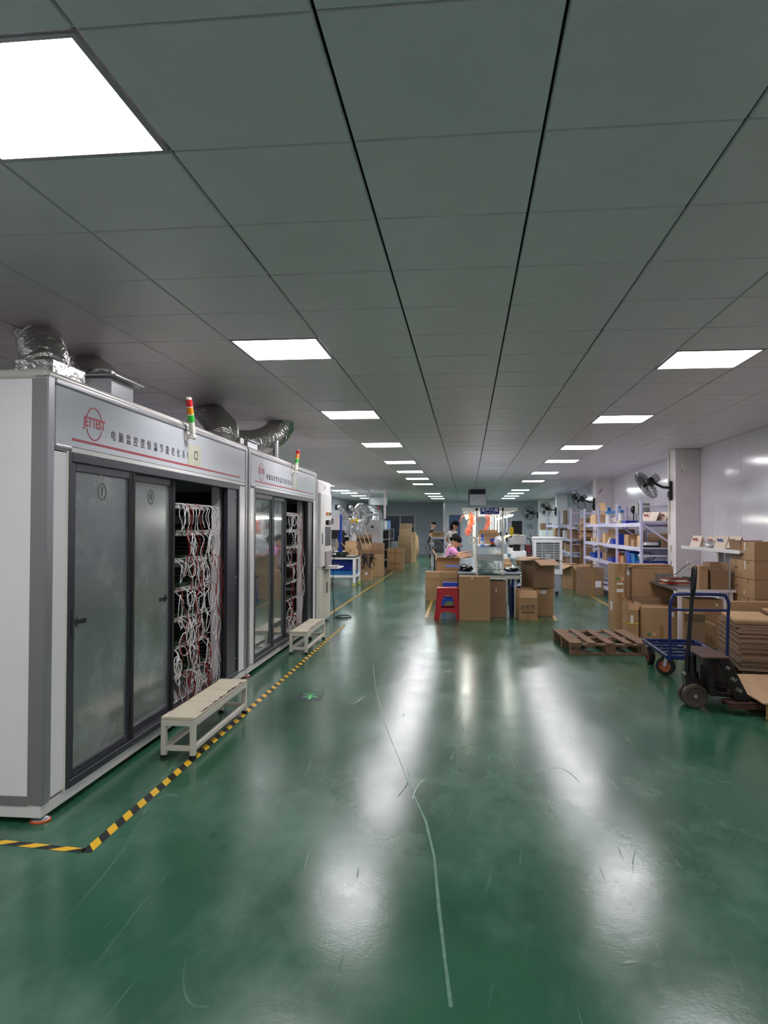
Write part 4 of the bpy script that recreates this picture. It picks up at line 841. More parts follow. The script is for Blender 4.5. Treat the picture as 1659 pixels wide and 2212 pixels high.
def head_bits(t, c, d, r=.1, hair='short', tone=None):
    # c = head centre, d = facing; nose, eyes, ears, mouth, hair
    d = Vector(d).normalized(); Q = Matrix.Translation(c) @ (d.to_track_quat('Y', 'Z').to_matrix().to_4x4())
    MB().ball((0, 0, 0), 1, 20).v
    b = MB(); b.ball((0, 0, 0), (.078, .095, .118), 20); b.ball((0, .045, -.065), (.05, .045, .05), 14); b.cyl((0, .088, .0), (0, .112, -.028), .009, .016, 8); b.ball((.078, -.005, -.01), (.012, .02, .03), 8); b.ball((-.078, -.005, -.01), (.012, .02, .03), 8)
    b.v = [tuple(Q @ Vector(p)) for p in b.v]; b.build('head', M_SKIN, t, True)
    for s in (-1, 1): e = MB().ball((s*.032, .086, .008), (.012, .006, .007), 8); e.v = [tuple(Q @ Vector(p)) for p in e.v]; e.build('eye', M_HAIR, t, True)
    e = MB().ball((0, .084, -.062), (.022, .006, .006), 8); e.v = [tuple(Q @ Vector(p)) for p in e.v]; e.build('mouth', mat('lips', '8c4a44', .5), t, True)
    h = MB(); rr = random.Random(5); n = 22; m_ = 9; vs = []; fs = []
    for i in range(m_+1):
        for j in range(n):
            a = 2*pi*j/n; front = max(0, sin(a)); lim = (1.5 if hair == 'short' else 1.75)-.55*front**1.5; tt = lim*i/m_; k = 1.12+.03*rr.uniform(-1, 1)
            vs.append((.078*k*sin(tt)*cos(a), -.012+.096*k*sin(tt)*sin(a), .006+.112*k*cos(tt)))
    for i in range(m_):
        for j in range(n): fs.append((i*n+j, i*n+(j+1) % n, (i+1)*n+(j+1) % n, (i+1)*n+j))
    vs2 = [(x*.9, y*.9, z*.9) for x, y, z in vs[-n:]]; k0 = len(vs); vs += vs2
    for j in range(n): fs.append((m_*n+j, m_*n+(j+1) % n, k0+(j+1) % n, k0+j))
    h.add(vs, fs, Q)
    if hair == 'bun': h.ball(tuple(Q @ Vector((0, -.11, -.02))), (.036, .036, .036), 12)
    if hair == 'long': h.ball(tuple(Q @ Vector((0, -.085, -.07))), (.06, .035, .11), 12)
    h.build('hair', M_HAIR, t, True)
E0 = [('pelvis', 'waist'), ('waist', 'chest'), ('chest', 'neck'), ('neck', 'skull'), ('chest', 'l_sho'), ('chest', 'r_sho'), ('l_sho', 'l_elb'), ('r_sho', 'r_elb'), ('l_elb', 'l_wrist'), ('r_elb', 'r_wrist'),
      ('pelvis', 'l_hip'), ('pelvis', 'r_hip'), ('l_hip', 'l_knee'), ('r_hip', 'r_knee'), ('l_knee', 'l_ank'), ('r_knee', 'r_ank'), ('l_ank', 'l_toe'), ('r_ank', 'r_toe')]
R0 = dict(pelvis=(.13, .10), waist=(.12, .09), chest=(.14, .10), neck=.048, skull=.06, l_sho=.055, r_sho=.055, l_elb=.038, r_elb=.038, l_wrist=.026, r_wrist=.026, l_hip=.085, r_hip=.085, l_knee=.055, r_knee=.055, l_ank=.036, r_ank=.036, l_toe=.03, r_toe=.03)
def make(label, root, rotz, J, shirt, trousers, hair, headdir, k=1, sleeves=.45):
    J = dict(J); E = list(E0); Rr = dict(R0)
    for s in 'lr':
        w_ = Vector(J[s+'_wrist']); e = Vector(J[s+'_elb']); add_hand(J, E, Rr, s, w_, w_-e, (0, 0, 1))
        sh = Vector(J[s+'_sho']); J[s+'_sleeve'] = tuple(sh.lerp(e, .62)); Rr[s+'_sleeve'] = .046; E.remove((s+'_sho', s+'_elb')); E += [(s+'_sho', s+'_sleeve'), (s+'_sleeve', s+'_elb')]
        kn = Vector(J[s+'_knee']); an = Vector(J[s+'_ank']); J[s+'_cuff'] = tuple(kn.lerp(an, .85)); Rr[s+'_cuff'] = .042; E.remove((s+'_knee', s+'_ank')); E += [(s+'_knee', s+'_cuff'), (s+'_cuff', s+'_ank')]
    J = {n: tuple(Vector(p)*k) for n, p in J.items()}; Rr = {n: (tuple(q*k for q in r) if isinstance(r, tuple) else r*k) for n, r in Rr.items()}
    t = person(label, root, rotz, J, E, Rr, [
        ('shirt', ['chest', 'waist', 'pelvis', 'l_sho', 'r_sho', 'l_sleeve', 'r_sleeve'], shirt, .02, {}),
        ('trousers', ['pelvis', 'l_hip', 'r_hip', 'l_knee', 'r_knee', 'l_cuff', 'r_cuff'], trousers, .013, {}),
        ('shoe', ['l_ank', 'l_toe'], M_RUB, .012, {}), ('shoe', ['r_ank', 'r_toe'], M_RUB, .012, {})])
    head_bits(t, tuple(Vector(J['skull'])+Vector((0, 0, .02))), headdir, hair=hair); return t
# local frame: person faces +Y, left is -X
STAND = dict(pelvis=(0, 0, .90), waist=(0, .01, 1.05), chest=(0, .03, 1.25), neck=(0, .06, 1.42), skull=(0, .10, 1.50), l_sho=(-.17, .03, 1.33), r_sho=(.17, .03, 1.33), l_elb=(-.24, -.06, 1.08), r_elb=(.24, -.06, 1.08), l_wrist=(-.16, .15, .98), r_wrist=(.16, .15, .98),
             l_hip=(-.09, 0, .85), r_hip=(.09, 0, .85), l_knee=(-.10, .02, .47), r_knee=(.10, .02, .47), l_ank=(-.10, -.02, .07), r_ank=(.10, -.02, .07), l_toe=(-.11, .12, .04), r_toe=(.11, .12, .04))
SIT = dict(pelvis=(0, 0, .53), waist=(0, .03, .66), chest=(0, .10, .86), neck=(0, .17, 1.01), skull=(0, .22, 1.08), l_sho=(-.16, .11, .95), r_sho=(.16, .11, .95), l_elb=(-.20, .27, .76), r_elb=(.20, .27, .76), l_wrist=(-.10, .46, .80), r_wrist=(.10, .46, .80),
           l_hip=(-.09, .03, .51), r_hip=(.09, .03, .51), l_knee=(-.11, .20, .49), r_knee=(.11, .20, .49), l_ank=(-.11, .10, .08), r_ank=(.11, .10, .08), l_toe=(-.11, .22, .04), r_toe=(.11, .22, .04))
make('person standing in black T-shirt and dark trousers, looking down at the display cabinet', (-1.40, 28.9, 0), R(-82), STAND, mat('black_cotton', '17181b', .8), mat('dark_trousers', '15151a', .8), 'short', (.0, .86, -.5), .97)
make('seated person in pink short-sleeved shirt with black hair, working at the line', (-.44, 15.3, 0), R(-84), SIT, mat('pink_cotton', 'd58fcb', .8), mat('navy_trousers', '20222e', .8), 'bun', (.0, .8, -.6), 1.0)
make('seated person in a dark red vest over cream sleeves behind the pink-shirted worker', (-.47, 16.3, 0), R(-84), SIT, mat('red_vest', '8e2430', .8), MATS['navy_trousers'], 'bun', (0, .8, -.6), 1.0)
make('seated person in cream top, farthest of the three seated workers', (-.50, 17.3, 0), R(-84), SIT, mat('cream_cotton', 'd8cfc3', .8), MATS['navy_trousers'], 'short', (0, .8, -.6), 1.02)
make('person standing in light grey shirt behind the seated workers', (-.42, 20.6, 0), R(-60), STAND, mat('grey_cotton', 'b5b1ad', .8), mat('grey_trousers', '4a4a50', .8), 'long', (0, .85, -.5), .95)
for i, (x, y) in enumerate(((-.44, 15.3), (-.47, 16.3), (-.50, 17.3))): stool(['red plastic stool under the pink-shirted worker', 'red plastic stool under the worker in the dark red vest', 'red plastic stool under the worker in the cream top'][i], (x, y, 0), .40, .34, M_REDP, 4)
# display case with a carton, behind the pedestal fan
t = thing('display_cabinet', 'white framed cabinet with glass front beside the standing man', 'cabinet', (-1.02, 26.0, 0)); MB().box(-.25, .25, 0, .5, 0, 1.05).build('carcass', M_WHITE, t, bevel=.006); bx(-.2, .2, -.012, -.002, .5, .98).build('glass_front', mat('smoked_front', '4c4a4a', .12), t); MB().box(-.24, .24, -.02, -.01, .98, 1.03).box(-.24, -.2, -.02, -.01, .45, .98).box(.2, .24, -.02, -.01, .45, .98).build('door_frame', M_LILAC, t)
carton('flat taped cardboard box on top of the white display cabinet', (-1.02, 26.22, 1.05), (.42, .3, .19), 0, None, M_CARD, True, [], [('f', 'VD-620', 0, .09, .05)])
carton('cardboard box on the floor between the pedestal fan and the seated workers', (-.64, 19.2, 0), (.34, .34, .62), 0, (200, None, None, 190), M_CARD2, False)
# ================================================================ RIGHT SIDE: RACKS
def rack(label, y0, bays, xf, dep, ht, levels, front_gap=()):
    t = thing('steel_shelf_rack', label, 'shelf rack', (xf, y0, 0), 0, 'lilac steel racks along the right wall'); ys = [0]
    for b in bays: ys.append(ys[-1]+b)
    for i, y in enumerate(ys):
        bx(-.02, .025, y-.025, y+.025, 0, ht).build('upright', M_LILAC, t, bevel=.003); bx(dep-.045, dep, y-.025, y+.025, 0, ht).build('upright', M_LILAC, t, bevel=.003)
        MB().bar((.0, y, levels[-1]), (dep-.03, y, levels[-2]), .03, .006, (0, 1, 0)).build('cross_brace', M_LILAC, t); MB().bar((.0, y, levels[-1]+.02), (dep-.03, y, levels[-1]+.02), .012, .03).build('side_tie', M_LILAC, t)
        for z in (ht-.12, .93, .6): bx(.02, dep-.04, y-.006, y+.006, z, z+.025).build('side_tie', M_LILAC, t)
    for i in range(len(ys)-1):
        for z in levels:
            bx(-.012, .012, ys[i]+.025, ys[i+1]-.025, z-.065, z).build('beam', M_LILAC, t, bevel=.002); bx(dep-.04, dep-.02, ys[i]+.025, ys[i+1]-.025, z-.06, z).build('beam', M_LILAC, t)
            bx(.012, dep-.04, ys[i]+.005, ys[i+1]-.005, z-.02, z-.002).build('shelf_board', M_LILAC, t)
    return t
LV = [.20, .72, 1.075, 1.475]
_old = set(bpy.data.objects)
rack('lilac steel rack of three bays between the first and second wall columns', 12.42, (1.95, 1.95, 1.95), 2.90, .60, 1.85, LV)
rack('lilac steel rack of two long bays farther back, past the second column', 20.6, (2.6, 3.6), 2.90, .60, 1.9, LV)
L4, L3, L2, L1 = LV[3], LV[2], LV[1], LV[0]
X0 = 2.93
def bin_(label, p, sz, m, rim=1.08, rot=0, group=None, cat='bin'):
    t = thing('storage_bin', label, cat, p, R(rot), group); w_, d, h = sz; b = MB(); a = .88
    def ring(k, z, o=0): return [(-w_/2*k+o, -d/2*k+o, z), (w_/2*k-o, -d/2*k+o, z), (w_/2*k-o, d/2*k-o, z), (-w_/2*k+o, d/2*k-o, z)]
    vs = ring(a, 0)+ring(1, h)+ring(1, h, .006)+ring(a, .01, .006); fs = [(3, 2, 1, 0), (12, 13, 14, 15)]+[(i+4*q, (i+1) % 4+4*q, (i+1) % 4+4+4*q, i+4+4*q) for q in range(3) for i in range(4)]
    b.add(vs, fs).build('tub', m, t, bevel=.003); r = MB(); e = .012
    r.box(-w_/2-e, w_/2+e, -d/2-e, -d/2, h-.02, h); r.box(-w_/2-e, w_/2+e, d/2, d/2+e, h-.02, h); r.box(-w_/2-e, -w_/2, -d/2, d/2, h-.02, h); r.box(w_/2, w_/2+e, -d/2, d/2, h-.02, h); r.build('rim', m, t); return t
M_TEALB = mat('teal_blue_plastic', '0f6fb0', .35)
# near rack, bottom visible level (0.72): blue bins and bags
bin_('blue plastic bin on the near rack third shelf, left of a teal one', (3.06, 13.6, L2), (.26, .34, .26), M_BLUEP); bin_('teal blue plastic bin on the third shelf of the near rack', (3.06, 13.2, L2), (.26, .30, .235), M_TEALB)
bin_('long low blue crate on the third shelf at the near end of the rack', (3.17, 12.72, L2), (.46, .42, .12), M_BLUEP)
o = blob((3.06, 12.75, L2+.19), (.14, .17, .085), 31, mt=M_CLR, name='plastic_bag'); tag(o, 'clear plastic bag on the blue crate at the near rack end', 'bag')
carton('brown carton on the third shelf of the near rack beside the blue bin', (3.02, 14.05, L2), (.2, .2, .16), 5, None, M_CARD, True)
t = bin_('tilted flat blue tray on the third shelf, middle bay of the near rack', (3.06, 15.2, L2), (.30, .5, .08), M_BLUEP)
t = thing('red_bracket', 'red plastic figure-shaped part leaning on the near rack post', 'part', (2.99, 14.62, L2)); MB().lathe([(0, 0), (.07, 0), (.06, .05), (.045, .1), (.05, .14), (.028, .18), (.03, .21), (0, .225)], 14).build('body', mat('red_orange', 'd5402c', .4), t, True)
MB().box(-.05, .1, -.02, .02, .0, .03).build('foot', MATS['red_orange'], t)
bin_('shallow bright blue tray on the third shelf, far bay of the near rack', (3.06, 17.3, L2), (.30, .62, .11), M_BLUEP); o = blob((3.05, 17.3, L2+.19), (.11, .2, .08), 33, mt=M_CLR, name='plastic_bag'); tag(o, 'clear bag of parts heaped in the shallow blue tray', 'bag')
carton('wide low carton with open lid on the third shelf, middle bay', (3.12, 15.9, L2), (.36, .5, .16), 0, (150, None, 120, None), M_CARD2, False)
# level 1.075
for a in (('upright carton on the second shelf, middle bay of the near rack', (3.03, 15.9, L3), (.2, .3, .2), M_CARD3), ('tall open carton on the second shelf, middle bay', (3.2, 15.5, L3), (.35, .9, .29), M_CARD2), ('brown carton on the second shelf, near bay', (3.06, 13.65, L3), (.28, .34, .20), M_CARD),
          ('slim pale carton on the second shelf near the rack end', (3.0, 12.95, L3), (.05, .20, .19), M_CARD3), ('small carton on the second shelf next to the slim pale one', (3.02, 13.25, L3), (.16, .2, .12), M_CARD), ('long brown carton at the back of the second shelf, near bay', (3.33, 13.0, L3), (.16, .95, .22), M_CARD2)):
    carton(a[0], a[1], a[2], 0, None, a[3], True)
t = bin_('blue plastic bin on the second shelf of the near rack beside the middle post', (3.04, 14.55, L3), (.22, .3, .20), M_BLUEP); bin_('small open blue tray on the second shelf with a white card', (3.02, 15.05, L3), (.18, .3, .10), M_BLUEP)
o = MB().cb((0, 0, .06), (.012, .10, .12), (0, R(20), 0)).build('white_card', M_PAPER, None, loc=(2.915, 15.25, L3)); tag(o, 'white card leaning over the second shelf beam', 'card')
t = thing('weighing_scale', 'white flat scale with black base on the second shelf at the rack end', 'scale', (3.15, 12.75, L3)); MB().box(-.17, .17, -.15, .15, 0, .035).build('base', M_BLACK, t, bevel=.004); MB().lathe([(0, .04), (.15, .04), (.17, .035), (.16, .075), (.12, .08), (0, .08)], 4, Matrix.Rotation(pi/4, 4, 'Z')).build('pan', M_WHITE, t); bx(-.2, -.17, -.08, .08, .01, .05).build('display', M_GALV, t)
t = thing('green_machine_part', 'dark green cast machine part on the second shelf, behind the scale', 'machine part', (3.32, 12.62, L3)); MB().cyl((-.1, 0, .07), (.1, 0, .07), .06).cb((0, 0, .02), (.14, .1, .04)).build('casting', mat('dark_green_cast', '24454a', .5), t, True)
for k in range(7):
    o = MB().lathe([(0, 0), (.03, 0), (.032, .06), (.02, .075), (.02, .10), (0, .10)], 12).build('metal_canister', M_GALV if k % 2 else M_CARD3, None, True, loc=(3.0+.09*(k % 2), 16.65+k*.19, L3)); tag(o, 'small canister in the far bay row, second shelf, %s from the post' % ords[k], 'canister', 'canisters on the second shelf')
# level 1.475 (top)
t = thing('wire_stack', 'pair of white spools under a blue cross bar on the top shelf, middle bay', 'spool rack', (3.02, 15.3, L4))
for y in (-.65, .55): MB().lathe([(0, 0), (.07, 0), (.07, .02), (.06, .025), (.06, .19), (.07, .195), (.07, .21), (0, .21)], 18, T(0, y, 0)).build('white_spool', M_PAPER, t, True)
bx(-.03, .03, -.8, .75, .21, .26).build('blue_bar', M_TEALB, t, bevel=.003)
for y in (-.5, .5): bx(-.03, .03, y-.04, y+.04, .26, .34).build('blue_post', M_TEALB, t)
carton('light carton with huge tilted flap, top shelf of the near rack far bay', (3.05, 17.2, L4), (.26, .75, .21), 0, (None, None, None, 75), M_CARD3, False, fl=.28)
o = blob((3.02, 15.0, L4+.06), (.10, .3, .07), 35, mt=mat('grey_bag', 'b3a9a2', .4, bump=.4, bs=20), name='grey_bag'); tag(o, 'crumpled grey bag on the top shelf, between the two spools', 'bag')
bin_('small pale yellow tray on the top shelf at the middle post', (2.97, 14.35, L4), (.12, .30, .06), mat('pale_yellow', 'e3dcae', .5)); bin_('low blue tray on the top shelf beside the pale yellow tray', (3.03, 13.9, L4), (.2, .35, .05), M_BLUEP)
t = thing('box_camera', 'black desktop fan on the top shelf behind the rack post', 'fan', (3.2, 14.35, L4)); MB().lathe([(0, 0), (.07, 0), (.07, .015), (.012, .02), (.012, .2), (0, .2)], 14).build('stand', M_BLACK, t, True); MB().ball((0, -.02, .26), (.06, .05, .075), 14).build('head', M_BLACK, t, True); t.name = 'desk_fan'
t = thing('grey_machine', 'small grey-green machine on four legs standing on the top shelf', 'machine', (3.22, 13.75, L4)); bx(-.1, .1, -.13, .13, .17, .36).build('housing', mat('grey_green', '8d918a', .5), t, bevel=.005)
for x in (-.08, .08):
    for y in (-.11, .11): bx(x-.008, x+.008, y-.008, y+.008, 0, .17).build('leg', M_GALV, t)
o = bx(-.2, .2, -.6, .6, 0, .012).build('loose_board', mat('grey_board', '8b8a86', .5), None, loc=(3.18, 13.1, L4)); tag(o, 'thin grey board lying on the near end of the top shelf', 'board')
# A-frame price signs
def aframe(label, p, rot=0, s=.15, blue=False):
    t = thing('folded_card_sign', label, 'card sign', p, R(rot), 'folded card signs'); mt = mat('cream_card', 'e9d9c4', .5)
    for sg in (-1, 1):
        MB().bar((sg*s*.42, 0, 0), (0, 0, s*.95), s*1.1, .004, (1, 0, 0) if False else (0, 0, 1)).build('panel', mt, t)
    Mx = T(-s*.215, 0, s*.475) @ Matrix.Rotation(math.atan2(.95, .42)-pi/2, 4, 'Y') @ T(-.0035, 0, 0) @ MX_MX
    for k in range(2): text('red_lettering' if not blue else 'blue_lettering', 'OK 88' if k else '待检', s*.30, Mx @ T(0, s*(.17-.33*k), 0), M_RED if not blue else M_BLUEP, t, .0012)
    return t
aframe('folded cream card sign with red lettering on the top shelf at the near rack end', (3.12, 12.85, L4+.013), 35, .18); aframe('folded plain card sign, second on the top shelf at the near rack end', (3.2, 12.68, L4+.013), 200, .18); aframe('folded card sign nearest the first column on the top shelf', (3.33, 12.60, L4+.013), 20, .18)
# far rack contents
carton('tall brown carton on the top shelf of the far rack, near bay', (3.1, 22.2, L4), (.35, .6, .42), 0, None, M_CARD2, True)
o = bx(-.13, .13, -.35, .35, 0, .5).build('grey_cabinet', mat('grey_case', 'a3a3ad', .4), None, bevel=.01, loc=(3.08, 21.4, L4)); tag(o, 'upright grey metal case on the top shelf of the far rack', 'case')
for k in range(7):
    o = MB().cb((0, 0, .04), (.34, 1.0+rnd.uniform(-.1, .1), .075), (rnd.uniform(-.06, .06), rnd.uniform(-.05, .05), rnd.uniform(-.1, .1))).build('flattened_carton', M_CARD if k % 2 else M_CARD2, None, loc=(3.66-.35+rnd.uniform(-.03, .02)-.05, 19.98, 1.05+k*.085)); tag(o, 'flattened brown carton between the two racks, %s from the bottom' % ords[k], 'flattened carton', 'flattened cartons between the racks')
t = thing('carton_pile_stand', 'low brown platform under the flattened cartons between the racks', 'stand', (3.26, 19.98, 0)); MB().box(-.16, .16, -.5, .5, 1.02, 1.05).build('top', M_CARD2, t)
for y in (-.45, .45): bx(-.14, .14, y-.03, y+.03, 0, 1.02).build('leg', M_CARD2, t)
for i, (y, z, w_, d, h, m) in enumerate(((21.2, L3, .4, .5, .28, M_CARD2), (21.9, L3, .24, .4, .2, M_CARD), (22.7, L3, .3, .5, .24, M_PAPER), (23.6, L3, .4, .6, .26, M_CARD2), (24.6, L3, .4, .6, .3, M_CARD), (21.3, L2, .42, .8, .2, M_CARD2), (22.4, L2, .3, .6, .24, M_CARD), (23.9, L2, .4, .9, .26, M_CARD2), (21.3, L1, .4, .9, .34, M_CARD2), (23.0, L1, .4, .7, .3, M_CARD))):
    carton('%s carton, far rack %s shelf, %s along' % ('white' if m is M_PAPER else 'brown', ['second', 'second', 'second', 'second', 'second', 'third', 'third', 'third', 'lowest', 'lowest'][i], ['nearest', 'second', 'third', 'fourth', 'fifth', 'nearest', 'second', 'third', 'nearest', 'second'][i]), (3.12+(.3-w_)*.1, y, z), (w_, d, h), 0, None, m, True, group='cartons on the far rack')
for k in range(6):
    carton('small carton in the column beside the far pillar, %s from the bottom' % ords[k], (3.08, 28.9, k*.26), (.4, .5, .255), 0, None, M_CARD2 if k % 2 else M_PAPER, False, group='cartons by the far pillar')
for q in set(bpy.data.objects)-_old:
    if q.parent is None: q.location.x -= .10
# ================================================================ RIGHT SIDE: FLOOR BOXES
carton('open cardboard box with long back flap on the aisle right, beside the air cooler', (2.46, 17.35, 0), (.42, .5, .55), 20, (215, 178, 200, 182), M_CARD, True, fl=.3)
carton('worn cardboard box with white chart label before the lilac racks', (2.55, 15.95, 0), (.46, .46, .50), 4, (88, 92, 90, 91), M_CARD2, 'cross', [('f', .12, .23, .12, .13)], fl=.06)
carton('dark brown cardboard box right behind the worn box with the chart label', (2.66, 16.42, 0), (.24, .34, .47), 0, None, M_CARD2, True)
carton('tall narrow cardboard box with green and cream dots, top of the left front stack', (2.035, 10.49, .45), (.135, .32, .46), 5, None, M_CARD, 'front', [('f', -.0, .10, .09, .045), ('f', .0, .19, .08, .025)])
carton('tall narrow cardboard box with upright white label, under the dotted box', (2.05, 10.48, 0), (.17, .32, .45), 5, None, M_CARD, True, [('l', .0, .33, .10, .12)])
carton('slim cardboard box standing between the dotted box and the big plain box', (2.155, 10.62, .45), (.085, .36, .455), 2, None, M_CARD, True, [('f', .02, .36, .035, .12)])
carton('cardboard box supporting the slim and the big plain boxes', (2.44, 10.62, 0), (.58, .42, .45), 1, None, M_CARD2, False)
carton('big plain cardboard box on the second level behind the blue trolley', (2.475, 10.55, .45), (.54, .44, .40), 1, None, M_CARD, 'front', [('l', .08, .32, .05, .11)])
for k in range(3): o = MB().cb((0, 0, .008), (.60-.05*k, .36, .012), (0, R(rnd.uniform(-.5, .5)), R(3*k-2))).build('flattened_carton', M_CARD3 if k == 0 else M_CARD, None, loc=(2.47, 10.55, .853+k*.016)); tag(o, 'flattened carton sheet on the big plain box, %s from the bottom' % ords[k], 'flattened carton', 'sheets on the big plain box')
for s in (('e9b37a', -.0), ('4f8a4a', -.055)):
    pass
carton('low cardboard box with closed taped top in front, left of the trolley handle', (2.405, 9.78, 0), (.45, .36, .40), 1, None, M_CARD, 'front', [('f', .13, .32, .045, .055)], [])
carton('small carton with yellow strap and torn flap left of the low taped box', (2.08, 9.84, 0), (.13, .26, .35), 5, (55, 95, 90, 105), M_CARD, True, [('f', -.02, .24, .035, .10)], fl=.1)
o = MB().box(-.068, .068, -.134, -.131, .175, .19).box(-.069, -.066, -.131, .13, .175, .19).box(.066, .069, -.131, .13, .175, .19).build('strap', mat('yellow_strap', 'd9b93c', .4), bpy.data.objects['cardboard_box' if False else [q for q in bpy.data.objects if q.get('label', '').startswith('small carton with yellow strap')][0].name])
carton('cardboard box with a raised torn flap behind the low taped box', (2.47, 10.18, 0), (.56, .16, .43), 0, (90, 60, 90, 90), M_CARD2, False, fl=.06)
# printed dots
for lb, dx, dz in (('tall narrow cardboard box with green', .035, .26), ('low cardboard box with closed', -.09, .07)):
    q = [q for q in bpy.data.objects if q.get('label', '').startswith(lb)][0]; d = .16 if 'tall' in lb else .18
    MB().lathe([(0, 0), (.022, 0), (.022, .001), (0, .001)], 16, T(dx, -d-.004, dz) @ MX_MY).build('cream_dot', mat('cream_dot', 'd9b183', .6), q); MB().prism([(-.022, -.018), (.012, -.018), (.022, 0), (.012, .018), (-.022, .018)], 0, .001, T(dx-.06, -d-.004, dz) @ MX_MY).build('green_mark', mat('green_mark', '4f8a4e', .6), q)
# wooden pallet in the aisle
pl = pallet('worn wooden pallet with wide gaps lying empty on the floor before the blue trolley', (1.53, 8.93, 0), .88, 1.10, .135, M_WOOD2, 3.5, 5)
text('scrawl', 'W.5x6', .05, T(-.365, -.4945-.057, .068) @ MX_MY, M_INK, pl, .001)
# blue platform trolley
t = thing('platform_trolley', 'dark blue tube platform trolley with folding handle and orange-hubbed wheels', 'trolley', (1.825, 7.1, 0), R(-1)); Wt, Lt, zt = .55, 1.06, .225
fr = MB(); fr.box(0, Wt, 0, .03, zt-.04, zt); fr.box(0, Wt, Lt-.03, Lt, zt-.04, zt); fr.box(0, .03, .03, Lt-.03, zt-.04, zt); fr.box(Wt-.03, Wt, .03, Lt-.03, zt-.04, zt); fr.build('platform_frame', M_NAVY, t, bevel=.006)
for k in range(4): bx(.03, Wt-.03, .2*(k+1)-.012, .2*(k+1)+.012, zt-.02, zt-.002).build('platform_bar', M_NAVY, t)
for k in range(3): bx(Wt*(k+1)/4-.01, Wt*(k+1)/4+.01, .03, Lt-.03, zt-.035, zt-.02).build('platform_bar', M_NAVY, t)
P = [(.03, .01, .17), (.03, .0, .60), (.035, -.005, .70), (.06, -.01, .77), (.11, -.015, .79), (Wt-.08, -.015, .79), (Wt-.03, -.01, .77), (Wt-.005, -.005, .70), (Wt-.01, .0, .60), (Wt-.02, .01, .17)]
MB().tube(smooth(P, 4), .0145, 10).build('handle_tube', M_NAVY, t, True); MB().cyl((.032, .0, .645), (Wt-.008, .0, .645), .011).build('handle_crossbar', M_NAVY, t, True)
OR = mat('orange_hub', 'e2591c', .4)
def wheel(x, y, r, sw, parent, hub=OR, name='wheel', w_=.03):
    c = Vector((x, y, r)); Q = Matrix.Translation(c) @ Matrix.Rotation(sw, 4, 'Z') @ Matrix.Rotation(pi/2, 4, 'Y')
    o = MB().lathe([(r*.62, -w_), (r*.9, -w_), (r, -w_*.6), (r, w_*.6), (r*.9, w_), (r*.62, w_), (r*.62, -w_)], 28, Q).build(name, M_RUB, parent, True)
    h = MB().lathe([(r*.55, -w_*.7), (r*.62, -w_*.7), (r*.62, w_*.7), (r*.55, w_*.7), (r*.55, -w_*.7)], 24, Q); h.lathe([(0, -w_), (r*.16, -w_), (r*.16, w_), (0, w_)], 14, Q)
    for k in range(6): h.box(r*.1, r*.58, -.005, .005, -w_*.4, w_*.4, Q @ Matrix.Rotation(k*pi/3, 4, 'Z'))
    h.build('hub', hub, o, True); return o
for x, y, sw in ((.045, .24, R(62)), (.50, .24, R(50)), (.03, .80, 0), (.5, .80, 0)):
    wheel(x, y, .088, sw, t); f = MB(); n = Vector((cos(sw), sin(sw), 0)); 
    for s in (-1, 1): f.bar(Vector((x, y, .088))+n*.036*s, Vector((x+.02*n.y, y, .182))+n*.036*s, .03, .004, n)
    f.cb((x, y, .183), (.09, .07, .008)); f.build('castor_fork', M_GALV, t)
# hand pallet truck
t = thing('hand_pallet_truck', 'old black hand pallet truck with upright looped handle, forks under the loaded pallet', 'pallet truck', (1.76, 6.09, 0), R(0)); MBK = mat('worn_black_steel', '241f1d', .45, .4, .5, 12, .2, 30); MWB = mat('worn_wheel', '4b3f37', .6, 0, .3, 14)
for y in (-.055, .055):
    Q = T(0, y, .094) @ Matrix.Rotation(pi/2, 4, 'X'); o = MB().lathe([(0, -.022), (.06, -.022), (.066, -.03), (.088, -.03), (.094, -.022), (.094, .022), (.088, .03), (.066, .03), (.06, .022), (0, .022)], 32, Q).build('steering_wheel', MWB, t, True); MB().cyl((0, y-.03, .094), (0, y+.03, .094), .014).build('axle', M_GALV, o, True)
MB().cyl((0, 0, .15), (0, 0, .27), .045).cyl((0, 0, .27), (.0, 0, .40), .028).cb((.0, 0, .19), (.13, .10, .06)).cyl((-.05, -.05, .24), (-.05, .05, .24), .022).cyl((.07, -.03, .18), (.07, -.03, .33), .02).cb((.04, 0, .14), (.16, .06, .05)).build('pump_body', MBK, t, True)
MB().cyl((-.045, 0, .27), (.005, 0, .92), .017, .015).build('tow_bar', M_BLACK, t, True)
P = [(.0, 0, .86), (.0, -.04, .90), (.006, -.062, .96), (.012, -.06, 1.04), (.016, -.04, 1.08), (.018, 0, 1.09), (.016, .04, 1.08), (.012, .06, 1.04), (.006, .062, .96), (.0, .04, .90), (.0, 0, .86)]
P = [(.006+x*.9+.05*0, y*.55, z) for x, y, z in P]; MB().tube(smooth(P, 3), .014, 10).build('looped_grip', M_BLACK, t, True); MB().bar((.008, 0, .93), (.012, .0, 1.05), .012, .006).build('release_lever', M_BLACK, t)
bx(.0, .20, -.25, .25, .41, .43).build('top_plate', mat('rust_brown', '4a2f27', .6, .2, .4, 10), t, bevel=.006)
for y in (-.245, .185):
    MB().add([(.12, y, .41), (.20, y, .41), (.35, y, .105), (.24, y, .105), (.12, y+.06, .41), (.20, y+.06, .41), (.35, y+.06, .105), (.24, y+.06, .105)], [(0, 3, 2, 1), (4, 5, 6, 7), (0, 1, 5, 4), (1, 2, 6, 5), (2, 3, 7, 6), (3, 0, 4, 7)]).build('slant_plate', MBK, t, bevel=.004)
